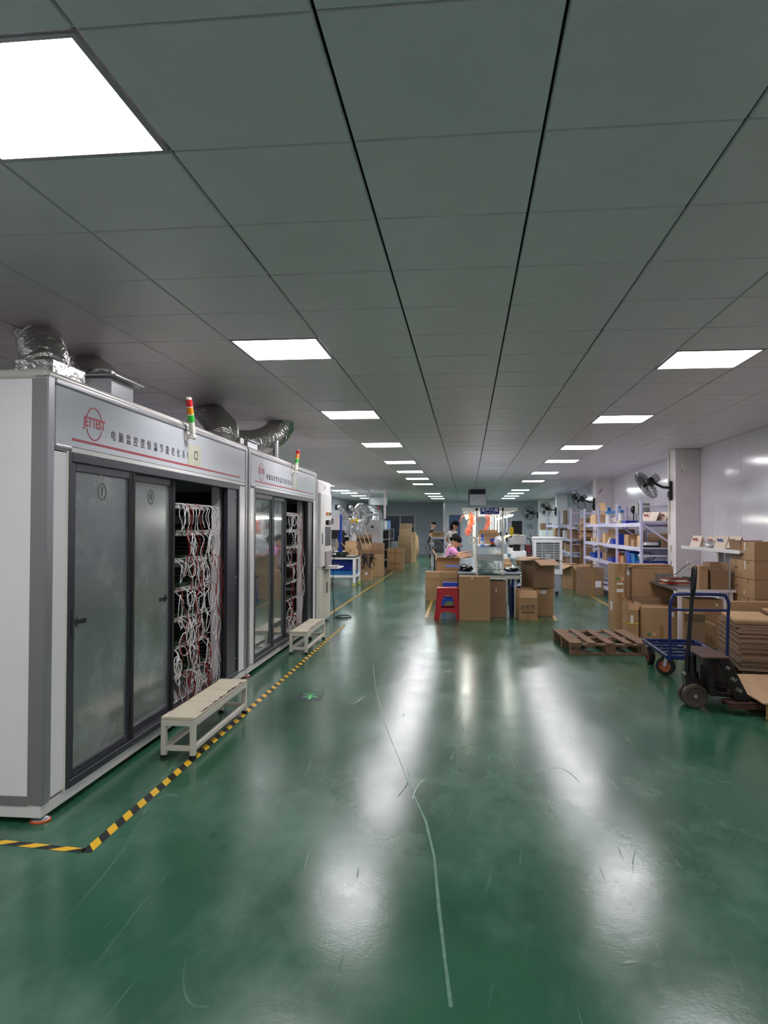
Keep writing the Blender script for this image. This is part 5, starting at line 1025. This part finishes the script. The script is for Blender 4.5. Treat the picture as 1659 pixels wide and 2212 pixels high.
MB().add([(.06, -.18, .41), (.13, -.18, .41), (.10, -.18, .17), (.07, -.18, .17), (.06, .18, .41), (.13, .18, .41), (.10, .18, .17), (.07, .18, .17)], [(0, 3, 2, 1), (4, 5, 6, 7), (0, 1, 5, 4), (1, 2, 6, 5), (2, 3, 7, 6), (3, 0, 4, 7)]).build('front_frame', MBK, t)
for k, s in enumerate(('PF', '183', '120')): text('chalk_writing', s, .036, T(.185+k*.038, -.2475, .345-k*.08) @ MX_MY @ Matrix.Rotation(R(-28), 4, 'Z'), mat('chalk', 'b9b4a8', .8), t, 0)
for y in (-.21, .21):
    MB().box(.17, 1.30, y-.075, y+.075, .088, .098).box(.17, 1.30, y-.075, y-.068, .05, .088).box(.17, 1.30, y+.068, y+.075, .05, .088).build('fork', mat('rust_brown', '4a2f27'), t, bevel=.003); MB().cyl((1.2, y-.05, .037), (1.3, y+.05, .037), .037).build('load_roller', MWB, t, True)
for y in (-.14, .14): MB().bar((.08, y, .14), (.30, y, .11), .04, .03).build('push_rod', MBK, t)
MB().cyl((.09, -.1, .26), (.09, -.1, .40), .012).build('spring_rod', M_GALV, t, True)
# loaded pallet + plywood
pallet('wooden pallet with yellowish corner block on the truck forks, cut by the right edge', (2.80, 6.12, .0), 1.25, .90, .13, mat('yellow_pine', 'c9a664', .7, 0, .15, 5), 0, 5)
vs = []; n = 24; out = []
for i in range(n+1):
    f = i/n; out.append((2.10+.05*abs(f-.45)**1.5+.22*max(0, f-.5)**1.2+.01*sin(f*9), 5.63+1.10*f))
poly = out+[(3.45, 6.74), (3.45, 5.60)]; o = MB().prism(poly[::-1], 0, .009).build('plywood_sheet', M_PLY, None, loc=(0, 0, .131)); tag(o, 'bare plywood sheet lying on the pallet on the truck forks', 'board')
pallet('dark wooden pallet under the stack of flattened cartons', (2.99, 7.50, 0), .86, 1.05, .12, M_WOOD2, -9, 5)
t = thing('flattened_carton_stack', 'thick stack of flattened dark cartons on a pallet right of the trolley', 'carton stack', (2.97, 7.50, .12), R(-9)); fl_n = 30
for k in range(fl_n): a, b_, c_ = rnd.uniform(-.012, .012), rnd.uniform(-.012, .012), .0125; MB().box(-.45+a, .45+a, -.575+b_, .575+b_, k*c_, (k+1)*c_-.0015).build('folded_carton', mat('dirty_cardboard', '7a6350', .8, 0, .15, 6) if k % 3 else M_CARD2, t)
t = thing('flattened_carton_stack', 'lighter short bundle of flattened cartons at the left on top of the thick stack', 'carton stack', (2.70, 7.42, .495), R(-9)); 
for k in range(7): a = rnd.uniform(-.01, .01); MB().box(-.22+a, .12+a, -.36+a, .36+a, k*.0105, (k+1)*.0105-.0015).build('folded_carton', M_CARD3 if k > 4 else M_CARD2, t)
t = thing('flattened_carton_stack', 'upper bundle of flattened cartons at the right on the thick stack', 'carton stack', (3.06, 7.34, .495), R(-8)); 
for k in range(9): a = rnd.uniform(-.01, .01); MB().box(-.20+a, .36+a, -.40+a, .40+a, k*.0125, (k+1)*.0125-.0015).build('folded_carton', M_CARD3 if k > 7 else M_CARD2, t)
carton('long flat carton lying along the back of the flattened stack', (2.97, 7.95, .495), (.64, .13, .155), 0, None, M_CARD, False)
# sealed carton stack with print
for i, y in enumerate((8.665, 9.04)):
    for k in range(6 if i == 0 else 5):
        carton('sealed brown carton, %s column of the right wall stack, %s from the bottom' % (['near', 'far'][i], ords[k]), (3.305, y, k*.208), (.40, .37, .206), rnd.uniform(-1, 1), None, M_CARD, True,
               [('l', -.08, .15, .03, .09)] if i == 0 and k in (4, 5) else [('l', -.11, .05, .035, .035)], [('f', 'PO NO', 0, .13, .038), ('f', 'C/NO', -.02, .07, .034)] if i == 0 and k > 1 and k < 5 else ([('l', '20 - 5', .03, .11, .035)] if i else []), 'sealed cartons by the right wall')
carton('open carton on the far column of the sealed stack, flap raised', (3.305, 9.04, 1.041), (.38, .36, .06), 0, (None, 110, 100, 60), M_CARD2, False, fl=.16)
carton('dark cardboard box behind the trolley handle', (2.77, 9.22, 0), (.38, .34, .56), 0, None, M_CARD, False, [('f', .12, .5, .03, .03)])
carton('half open cardboard box holding dark goods beside the flattened cartons', (2.53, 8.68, 0), (.22, .28, .36), -15, (120, 100, 60, 200), M_CARD2, False, fill=.8)
o = MB().ball((0, 0, 0), (.05, .05, .04)).build('black_roll', M_BLACK, None, True, loc=(2.54, 8.68, .33)); tag(o, 'black round object in the half open box by the flattened cartons', 'roll')
# grey table by the column
t = thing('grey_work_table', 'dark grey table with pale edge behind the blue trolley, before the first column', 'table', (2.44, 9.0, 0)); bx(0, .64, 0, 1.6, .655, .68).build('table_top', mat('dark_laminate', '55585a', .3), t); bx(-.006, .646, -.008, 0, .652, .683).build('edge_band', M_COL, t)
for x in (.03, .60):
    for y in (.03, 1.56): bx(x-.02, x+.02, y-.02, y+.02, 0, .655).build('leg', M_COL, t)
carton('upright carton with white label on the grey table, left one', (2.745, 9.2, .68), (.10, .30, .27), 0, None, M_CARD, True, [('l', 0, .17, .035, .05)], cut=0)
carton('open carton with flaps up on the grey table, right of the labelled carton', (2.93, 9.2, .68), (.20, .30, .22), 0, (None, 95, 92, 88), M_CARD2, False, fl=.09)
for k in range(6): o = MB().cb((0, 0, .007), (.34-.02*k, .26, .013), (0, 0, R(rnd.uniform(-14, 14)))).build('paper_sheaf', [M_CARD, M_REDP, M_CARD2, M_PAPER, M_CARD2, mat('brown_board', '6b3b32', .6)][k], None, loc=(2.63+rnd.uniform(-.02, .02), 9.85, .682+k*.0135)); tag(o, 'folder or card in the pile on the grey table, %s from the bottom' % ords[k], 'folder', 'pile on the grey table')
o = blob((2.88, 9.65, .70), (.12, .1, .04), 41, mt=MATS['white_bag'], name='crumpled_paper'); tag(o, 'crumpled white paper on the grey table beside the pile', 'paper')
o = bx(-.09, .09, -.08, .08, 0, .11).build('grey_box', M_GALV, None, bevel=.004, loc=(2.60, 10.25, .683)); tag(o, 'small grey box at the back of the grey table', 'box')
P = [(.10*cos(k*.6)*(1-.02*k), .08*sin(k*.6), .012+.002*k) for k in range(26)]; o = MB().tube(smooth(P, 2), .007, 6).build('cable_coil', M_RUB, None, True, loc=(2.88, 10.2, .683)); tag(o, 'coil of black cable on the grey table', 'cable')
# wall shelf with card signs
t = thing('wall_shelf', 'white wall shelf running along the glossy panels above the grey table', 'shelf', (3.07, 8.8, 0)); bx(0, .49, 0, 2.3, 1.115, 1.135).build('shelf_board', M_COL, t); bx(-.012, 0, 0, 2.3, 1.10, 1.145).build('front_edge', M_WHITE, t, bevel=.004)
for y in (1.0, 2.0): bx(.40, .47, y-.03, y+.03, 0, 1.115).build('support_post', M_COL, t)
aframe('folded cream card sign with red lettering at the far end of the wall shelf', (3.22, 10.85, 1.1355), 28, .16); aframe('folded card sign second from the far end of the wall shelf', (3.34, 10.6, 1.1355), 32, .15); aframe('folded card sign with blue lettering on the wall shelf', (3.2, 9.75, 1.1355), 26, .17, True); aframe('folded card sign with red lettering nearest on the wall shelf', (3.26, 9.48, 1.1355), 26, .17)
o = blob((3.24, 10.32, 1.175), (.10, .16, .05), 44, mt=M_CLR, name='plastic_bag'); tag(o, 'clear plastic bag lying over the card signs on the wall shelf', 'bag')
o = bx(-.14, .14, -.3, .3, 0, .02).build('dark_board', M_BLACK, None, loc=(3.26, 9.1, 1.136)); tag(o, 'dark flat board on the near end of the wall shelf', 'board')
# column trunking, sockets, pipes
def socket(p, lb, s=(.03, .075, .09)): o = MB().box(-s[0], 0, -s[1]/2, s[1]/2, -s[2]/2, s[2]/2).build('wall_socket', M_CREAM, None, bevel=.004, loc=p); tag(o, lb, 'socket'); return o
o = MB().box(-.04, .04, -.03, 0, -.05, .05).build('wall_socket', M_CREAM, None, bevel=.004, loc=(3.34, 11.899, 2.33)); tag(o, 'white socket box high on the first column feeding the fan', 'socket')
o = MB().box(-.02, .02, -.02, 0, 0, .24).build('cable_trunking', M_CREAM, None, loc=(3.32, 11.899, 2.385)); tag(o, 'vertical cable trunking above the high socket on the first column', 'trunking')
socket((3.199, 12.15, 1.08), 'white socket low on the aisle face of the first column'); o = bx(-.02, 0, -.015, .015, 0, 1.3).build('conduit', M_CREAM, None, loc=(3.199, 12.22, 1.30)); tag(o, 'vertical conduit on the aisle face of the first column', 'conduit')
o = MB().box(-.035, .035, -.03, 0, -.055, .055).build('wall_socket', M_CREAM, None, bevel=.004, loc=(3.40, 11.898, .83)); tag(o, 'white socket on the first column below the wall shelf', 'socket')
a = Vector((3.40, 11.86, .84)); P = [(0, 0, 0), (-.04, -.03, .0), (-.12, -.03, -.06), (-.18, -.03, -.12), (-.25, -.03, -.16), (-.3, -.03, -.13), (-.27, .02, .05)]; o = MB().tube(smooth(P, 4), .005, 5).build('black_lead', M_RUB, None, True, loc=a); tag(o, 'black lead drooping from the low socket beneath the wall shelf', 'cable')
# mirror window on the right wall and far wall fittings
wn = thing('window_1', 'tall narrow window high on the right wall between the columns', 'window', (XR-.032, 26, 2.05)); wn['kind'] = 'structure'
del wn['category']; MB().box(-.03, 0, -1.0, 1.0, -.6, -.55).box(-.03, 0, -1.0, 1.0, .5, .55).box(-.03, 0, -1.0, -.95, -.55, .5).box(-.03, 0, .95, 1.0, -.55, .5).build('window_frame', M_GALV, wn); bx(-.012, -.008, -.95, .95, -.55, .5).build('window_pane', mat('teal_glass', '4f7f86', .05, .6), wn)
wn = thing('window_2', 'dark interior window on the far grey wall, right side', 'window', tuple(at(1116, 1140, YF-.01))); wn['kind'] = 'structure'; del wn['category']
MB().box(-.30, .28, -.03, 0, -.36, -.33).box(-.30, .28, -.03, 0, .32, .35).box(-.30, -.27, -.03, 0, -.33, .32).box(.25, .28, -.03, 0, -.33, .32).build('window_frame', M_WALL, wn); bx(-.27, .25, -.015, -.01, -.33, .32).build('window_pane', mat('dark_pane', '25272b', .12), wn)
o = MB().box(-.14, .14, -.03, 0, -.12, .12).build('wall_panel_box', M_GALV, None, bevel=.005, loc=tuple(at(1144, 1137, YF-.001))); tag(o, 'small framed board on the far wall under the distant fan', 'notice board')
bx(-.11, .11, -.034, -.03, -.09, .09).build('face', mat('pale_blue_print', '8fa3b8', .4), o)
wd = thing('door_1', 'open doorway on the far wall with pinkish frame and blue beyond', 'door', tuple(gp(985, 1199, 0))); wd.location = (-.55, YF-.01, 0); wd['kind'] = 'structure'; del wd['category']
MB().box(-.45, -.32, -.04, 0, 0, 2.05).box(.22, .28, -.04, 0, 0, 2.05).box(-.32, .22, -.04, 0, 1.98, 2.05).build('door_frame', mat('pinkish_frame', 'd9c3c6', .5), wd); bx(-.32, .22, -.015, -.01, 0, 1.98).build('door_leaf', mat('far_blue', '3c5687', .4), wd)
wn = thing('window_3', 'white framed window on the far left wall, behind the black shelf', 'window', tuple(at(868, 1142, YF2-.01))); wn['kind'] = 'structure'; del wn['category']
MB().box(-.95, .75, -.05, 0, -.75, -.66).box(-.95, .75, -.05, 0, .66, .78).box(-.95, -.86, -.05, 0, -.66, .66).box(.63, .75, -.05, 0, -.66, .66).box(-.12, -.04, -.05, 0, -.66, .66).build('window_frame', M_COL, wn); bx(-.86, .63, -.02, -.012, -.66, .66).build('window_pane', mat('blue_pane', '263a63', .1), wn)
# ================================================================ LEFT MIDDLE AREA
t = thing('work_trolley_bench', 'white framed bench with dark top on yellow castors beyond the control cabinet', 'workbench', (-2.62, 17.3, 0)); Wb = 1.7
bx(-Wb, 0, 0, .85, .675, .70).build('bench_top', mat('dark_green_top', '1c2a2a', .3), t); 
for x in (-Wb, -.06):
    for y in (0, .79): 
        l = bx(x, x+.06, y, y+.06, .07, .675).build('leg', M_WHITE, t, bevel=.004); MB().cyl((x+.03, y+.01, .035), (x+.03, y+.05, .035), .035).build('castor', mat('yellow_castor', 'd8cf6a', .5), l, True)
MB().box(-Wb+.05, -.05, .004, .05, .63, .672).box(-Wb+.05, -.05, .8, .846, .63, .672).box(-.05, -.004, .05, .8, .63, .672).box(-Wb+.05, -.05, .004, .05, .20, .234).box(-.05, -.004, .05, .8, .20, .234).build('frame_rail', M_WHITE, t); bx(-Wb+.01, -.01, .01, .84, .235, .25).build('lower_shelf', M_WHITE, t)
bin_('large dark blue crate on the lower shelf of the left bench', (-3.02, 17.72, .355), (.62, .5, .25), mat('navy_plastic', '1a2c90', .35)); bin_('low blue crate under the dark blue crate on the left bench shelf', (-2.98, 17.72, .25), (.66, .5, .10), M_TEALB)
o = thing('bench_instrument', 'small white and blue instrument on the lower shelf of the left bench', 'instrument', (-3.50, 17.45, .25)); bx(-.14, .14, -.08, .2, 0, .16).build('case', mat('pale_blue_case', '6f9cc0', .4), o, bevel=.005); bx(-.12, .10, -.086, -.08, .02, .14).build('face', M_PAPER, o); bx(-.10, .03, -.09, -.086, .06, .11).build('display', M_BLUED, o)
t = thing('inspection_machine', 'white box machine with black lens head on a blue column, on the left bench', 'machine', (-3.13, 17.62, .70)); bx(-.42, .28, -.27, .12, 0, .10).build('control_base', M_BLACK, t, bevel=.004)
for x in (-.3, .18): MB().cyl((x, -.275, .055), (x, -.268, .055), .024).build('green_button', mat('green_button', '1f7a4a', .4), t, True)
MB().cyl((-.06, -.275, .055), (-.06, -.268, .055), .022).build('red_button', M_REDP, t, True); bx(-.16, .04, -.272, -.27, .035, .08).build('marking', M_PAPER, t)
bx(.02, .10, .12, .2, 0, 1.0).build('column', M_BLUEP, t); bx(-.22, .06, -.14, .12, .62, 1.0).build('motor_housing', M_COL, t, bevel=.006); bx(-.20, .04, -.12, .10, .42, .62).build('head_block', M_BLACK, t, bevel=.006)
for z, r in ((.92, .02), (.86, .03), (.80, .035)): MB().cyl((-.08, -.15, z), (-.08, -.14, z), r).build('knob', M_BLACK if r > .025 else M_GALV, t, True)
MB().lathe([(0, .2), (.05, .2), (.06, .3), (.06, .40), (.075, .42), (0, .42)], 18, T(-.07, -.03, 0)).build('lens', M_GALV, t, True); MB().cyl((-.2, -.05, .14), (-.05, -.05, .20), .06, .05).build('workpiece', M_WHITE, t, True)
MB().tube(smooth([(-.08, -.05, .2), (.0, -.08, .17), (.06, -.06, .22), (.05, -.02, .34)], 4), .007, 6).build('yellow_lead', mat('yellow_lead', 'c9b03a', .4), t, True)
carton('open carton with pale flaps on the left bench beside the machine', (-2.80, 17.85, .70), (.28, .3, .14), 0, None, M_CARD3, True); carton('smaller open carton, flaps up, stacked on the pale carton on the left bench', (-2.82, 17.85, .841), (.26, .26, .06), 5, (60, 100, 130, 110), M_CARD3, False, fl=.16)
o = bx(-.14, .14, -.06, .06, 0, .02).build('tool_tray', M_PAPER, None, loc=(-2.80, 17.45, .70)); tag(o, 'white papers at the right end of the left bench', 'papers')
# cartons along the left tape
carton('tall carton with white label, draped with black cables, first beyond the bench', (-2.645, 19.55, 0), (.27, .34, .60), 0, (88, 90, 90, 90), M_CARD, False, [('f', .0, .17, .07, .075)], fl=.05)
carton('tall carton with taped side, second beyond the bench', (-2.52, 20.6, 0), (.26, .5, .62), -14, None, M_CARD, 'cross')
for k in range(16):
    x, y = rnd.uniform(-2.78, -2.42), rnd.uniform(19.38, 19.7); L = rnd.uniform(.1, .4); P = [(0, .1, .0), (0, .03, .03), (.0, -.03, .02)]+[(rnd.uniform(-.02, .02)+.06*sin(j+k)*(j/5), -.055-.02*rnd.random(), -L*j/5) for j in range(1, 6)]
    o = MB().tube(smooth([(p[0], p[1]-(y-19.38), p[2]) for p in P], 3), .011, 5).build('black_cable', M_RUB, None, True, loc=(x, y, .66)); tag(o, 'black cable hanging over the front of the first carton beyond the bench', 'cable', 'black cables over the carton')
carton('wide box behind the black cables with a taped top', (-2.60, 21.3, 0), (.40, .4, .74), 0, (None, 110, None, None), M_CARD2, 'cross')
pallet('small wooden pallet on the floor left of the printed carton', (-2.56, 22.6, 0), .30, .9, .12, M_WOOD2, 0, 4); carton('slim pale carton standing on the small left pallet', (-2.62, 22.4, .12), (.16, .3, .34), 0, None, M_CARD3, False)
carton('wide carton with dark printed line, flap open, by the left tape', (-2.33, 24.25, 0), (.53, .44, .70), 0, (None, None, 215, None), M_CARD, 'cross', [], [('f', 'SUPHOE BUAD', 0, .20, .052), ('f', 'E-1204', 0, .57, .04)], fl=.2)
carton('tall dark carton beyond the printed carton', (-2.34, 28.2, 0), (.50, .7, 1.06), 0, None, M_CARD2, True); carton('open carton with raised flaps on top of the tall dark carton', (-2.34, 28.2, 1.06), (.44, .5, .28), 0, (None, 100, 70, 120), M_CARD2, False, fl=.2)
carton('stacked carton behind the tall dark carton, wrapped in film', (-2.2, 29.6, 0), (.3, .6, 1.2), 0, None, M_CARD, 'cross')
o = blob((-2.42, 33.0, .50), (.30, .28, .6), 51, 20, 14, .1, 'paper_sack', M_CARD); tag(o, 'bulging brown paper sack standing near the far left wall', 'sack'); o = blob((-2.66, 31.6, .38), (.12, .2, .46), 52, mt=MATS['white_bag'], name='white_sack'); tag(o, 'white plastic sack beside the bulging brown sack', 'sack')
# shelf with black bins
t = thing('black_bin_shelf', 'light steel shelf filled with black bins, left of the tall cartons', 'shelf', (-2.98, 26.0, 0)); Ws = .50
for x in (-Ws/2, Ws/2):
    for y in (0, 1.5): bx(x-.018, x+.018, y-.018, y+.018, 0, 1.33).build('upright', M_GALV, t)
for k, z in enumerate((.26, .62, .98, 1.32)):
    bx(-Ws/2, Ws/2, 0, 1.5, z-.02, z).build('shelf_board', M_GALV, t)
    bx(-Ws/2-.005, Ws/2+.005, -.02, -.018, z-.04, z).build('front_rail', M_GALV, t)
for k, z in enumerate((.0, .26, .62, .98)):
    for j, y in enumerate((.33, 1.05)): bin_('black storage bin, %s level of the light steel shelf, %s one' % (['floor', 'lower', 'middle', 'upper'][k], ['front', 'back'][j]), (-2.98, 26.0+y, z+.001), (.42, .58, [.2, .28, .28, .28][k]), M_BLACK, group='black bins')
for k in range(5):
    carton('%s carton on top of the black bin shelf, %s from the left' % (['dark', 'dark', 'grey', 'red and white', 'white and blue'][k], ords[k]), (-3.14+k*.09+.0*k, 26.3, 1.321) if k > 1 else (-3.12, 26.3+.42*k, 1.321), (.085, .3, .30) if k > 1 else (.16, .38, .22), 0, None, [M_BLACK, M_CARD2, M_GALV, M_PAPER, mat('white_blue_box', '7fa4d8', .5)][k], False, group='boxes on the bin shelf')
# pole with signal light
o = MB().box(-.03, .03, -.03, .03, 0, .98).build('service_pole', M_COL, None, loc=(-2.47, 22.2, H-.98)); tag(o, 'pale square service pole coming down from the ceiling left of the shelf', 'pole')
# big duct machine
t = thing('enclosed_duct_machine', 'large white enclosed machine with a black opening, fed by ribbed ducts', 'machine', (-3.35, 24.9, 0)); MB().box(-1.15, .0, 0, .9, 1.05, 1.30).box(-.0, .42, 0, .9, 0, 1.65).box(-.22, .0, 0, .9, 1.3, 1.65).box(-1.15, .0, 0, .9, 0, .45).box(-1.15, .0, .86, .9, .45, 1.05).build('enclosure', M_COL, t, bevel=.01)
bx(-1.15, .0, .6, .62, .45, 1.05).build('black_interior', M_BLACK, t); MB().cyl((.15, -.02, 1.40), (.15, .0, 1.40), .04).build('knob', M_BLACK, t, True)
MR_ = mat('ribbed_silver_duct', 'cfcfd2', .5, .45, .15, 14, .6, 40, .01)
duct([(-3.75, 25.1, 1.3), (-3.74, 24.9, 1.75), (-3.55, 24.45, 2.06), (-3.36, 24.35, 1.98), (-3.28, 24.3, 1.76), (-3.38, 24.3, 1.56), (-3.65, 24.3, 1.50), (-3.95, 24.35, 1.58)], .125, 'thick silver duct looping down over the white enclosed machine', .07, 'ribbed ducts at the enclosed machine', m=MR_)
duct([(-3.15, 25.3, 1.66), (-3.10, 25.2, 1.82), (-3.16, 25.2, 2.0), (-3.35, 25.3, 2.05)], .10, 'white ribbed duct rising from the right top of the enclosed machine', .06, 'ribbed ducts at the enclosed machine', m=MR_); duct([(-2.97, 25.2, 1.66), (-2.96, 25.1, 1.80), (-3.02, 25.05, 1.95), (-3.14, 25.05, 2.02)], .075, 'rightmost white ribbed duct on the enclosed machine', .06, 'ribbed ducts at the enclosed machine', m=MR_)
for i, (px, py) in enumerate(((735, 1098), (760, 1098))):
    p = at(px, py, 21.5); q = at(px+12, py+15, 21.5); s = at(px+12+8*(1-i)-10*i, py+40, 21.5); duct([p+Vector((-.05, .1, .03)), p, q, s], .06, 'thin black and white spiral duct over the left bench, %s' % ['left one', 'right one'][i], .08, 'thin spiral ducts', m=MR_)
    o = MB().cb((0, 0, 0), (.1, .25, .16)).build('duct_inlet', M_BLACK, None, loc=p+Vector((-.12, .2, .03))); tag(o, 'black duct inlet at the top of the %s thin spiral duct' % ['left', 'right'][i], 'duct inlet')
o = MB().box(-2.2, 1.08, -.04, .04, -.035, .035).build('overhead_rail', M_GALV, None, loc=at(748, 1112, 22)); tag(o, 'long horizontal steel rail behind the left bench under the ducts', 'rail')
P = [at(*p) for p in ((766, 1103, 23), (772, 1094, 23), (782, 1091, 23), (798, 1090, 23), (808, 1097, 23), (818, 1101, 23), (826, 1103, 23))]; o = MB().tube([p-P[0] for p in smooth(P, 4)], .02, 6).build('grey_cable_run', M_GALV, None, True, loc=P[0]); tag(o, 'curved grey cable run above the silver duct loop', 'cable'); a = at(798, 1090, 23); o = MB().cyl((0, 0, 0), (-.02, 0, H-a.z), .025).build('drop_pipe', M_COL, None, True, loc=a); tag(o, 'thin white pipe dropping from the ceiling to the cable run', 'pipe')
o = thing('hanging_air_box', 'small square air outlet box hanging left, above the duct machine', 'air duct', at(815, 1083, 27)); bx(-.32, .32, 0, .5, -.14, .14).build('box', M_GALV, o, bevel=.01)
for x in (-.28, .28): MB().cyl((x, .1, .14), (x, .1, H-o.location.z), .01).build('hanger_rod', M_GALV, o)
p = at(827, 1099, 23); t = thing('signal_tower_light', 'small red signal lamp on the pole above the enclosed machine', 'signal light', (p.x, p.y, 0), 0); MB().cyl((0, 0, 1.55), (0, 0, p.z-.08), .014).build('stem', M_GALV, t, True); MB().cyl((0, 0, p.z-.08), (0, 0, p.z+.03), .035).build('red_lens', mat('red_lens', 'c8282f', .25), t, True); MB().cyl((0, 0, p.z-.13), (0, 0, p.z-.08), .035).build('base', M_BLACK, t, True); t.location = (-2.99, 25.05, .10)
# gas bottle, cartons and hoses around the duct machine
t = thing('gas_cylinder', 'white gas cylinder with brown cap behind the open carton on the left', 'gas cylinder', (-3.35, 21.6, 0)); MB().lathe([(0, 0), (.11, 0), (.115, .03), (.115, 1.12), (.09, 1.2), (.05, 1.25), (0, 1.25)], 20).build('bottle', M_WHITE, t, True); MB().cyl((0, 0, 1.25), (0, 0, 1.36), .045).build('cap', mat('brown_cap', '7a4a35', .5), t, True)
t = thing('screw_robot', 'black and grey bench robot arm beside the gas cylinder', 'machine', (-3.62, 20.9, 0)); MB().box(-.3, .3, 0, .5, 0, .7).build('stand', M_GALV, t, bevel=.01); MB().box(-.06, .06, .1, .22, .7, 1.35).cb((0, .1, 1.18), (.36, .1, .06)).cyl((.1, .0, 1.0), (.1, .0, 1.3), .04).build('arm', M_BLACK, t, bevel=.006)
for i, (x, y, w_, d, h, m, f) in enumerate(((-4.3, 20.6, .9, .5, 1.05, M_CARD2, None), (-3.25, 23.2, .5, .4, .95, M_CARD2, (150, 100, None, 200)), (-3.0, 22.4, .42, .4, .70, M_CARD, (None, 110, 200, None)), (-3.05, 23.9, .55, .4, .62, M_CARD2, (None, 100, 100, None)), (-3.55, 22.4, .3, .3, .55, M_CARD, None))):
    carton(['big brown carton behind the inspection machine, left end', 'brown carton with drooping flaps below the white spiral ducts', 'open carton behind the black cables, flap up', 'wide open carton in front of the enclosed machine', 'plain carton between the gas cylinder and the open cartons'][i], (x, y, 0), (w_, d, h), [0, 6, 0, -5, 3][i], f, m, False, fl=.2)
for k in range(3):
    p = at(766+8*k, 1113.5, 21.95); q = at(784+10*k, 1186, 21.9); o = MB().tube([Vector((0, 0, 0)), (q-p)*.5+Vector((-.03, 0, 0)), q-p], .012, 6).build('hanging_hose', mat('pale_hose', 'e9e2c4', .4), None, True, loc=p); tag(o, 'pale slanting hose hanging above the left cartons, %s from the left' % ords[k], 'hose', 'slanting pale hoses')
for k in range(4):
    o = blob(at(744+12*k, 1140+4*(k % 2), 21.0+.3*k), (.10, .08, .2), 60+k, mt=M_CLR, name='clear_wrap', flat=False); tag(o, 'hanging clear plastic wrap under the thin ducts, %s from the left' % ords[k], 'plastic wrap', 'clear wraps under the ducts')
for k in range(2):
    o = MB().lathe([(0, -.06), (.04, -.05), (.045, .03), (.02, .07), (0, .08)], 12).cyl((0, 0, .07), (0, 0, H-at(761, 1125, 21.2).z), .0012, n=5).build('yellow_gun', mat('tool_yellow', 'f0c91a', .4), None, True, loc=at(761+9*k, 1125, 21.2)); tag(o, 'small yellow hanging tool under the %s thin duct' % ['left', 'right'][k], 'tool')
t = thing('white_panel_machine', 'white panelled cabinet along the left wall behind the inspection machine', 'machine', (-4.6, 21.6, 0)); bx(-.5, .7, 0, .6, 0, 1.72).build('cabinet', M_COL, t, bevel=.01)
for k in range(4): bx(-.46+k*.29, -.20+k*.29, -.012, -.001, .2, 1.66).build('door_panel', M_WHITE, t, bevel=.004); MB().cyl((-.25+k*.29, -.02, 1.2), (-.25+k*.29, -.02, 1.4), .01).build('panel_handle', M_BLACK, t, True)
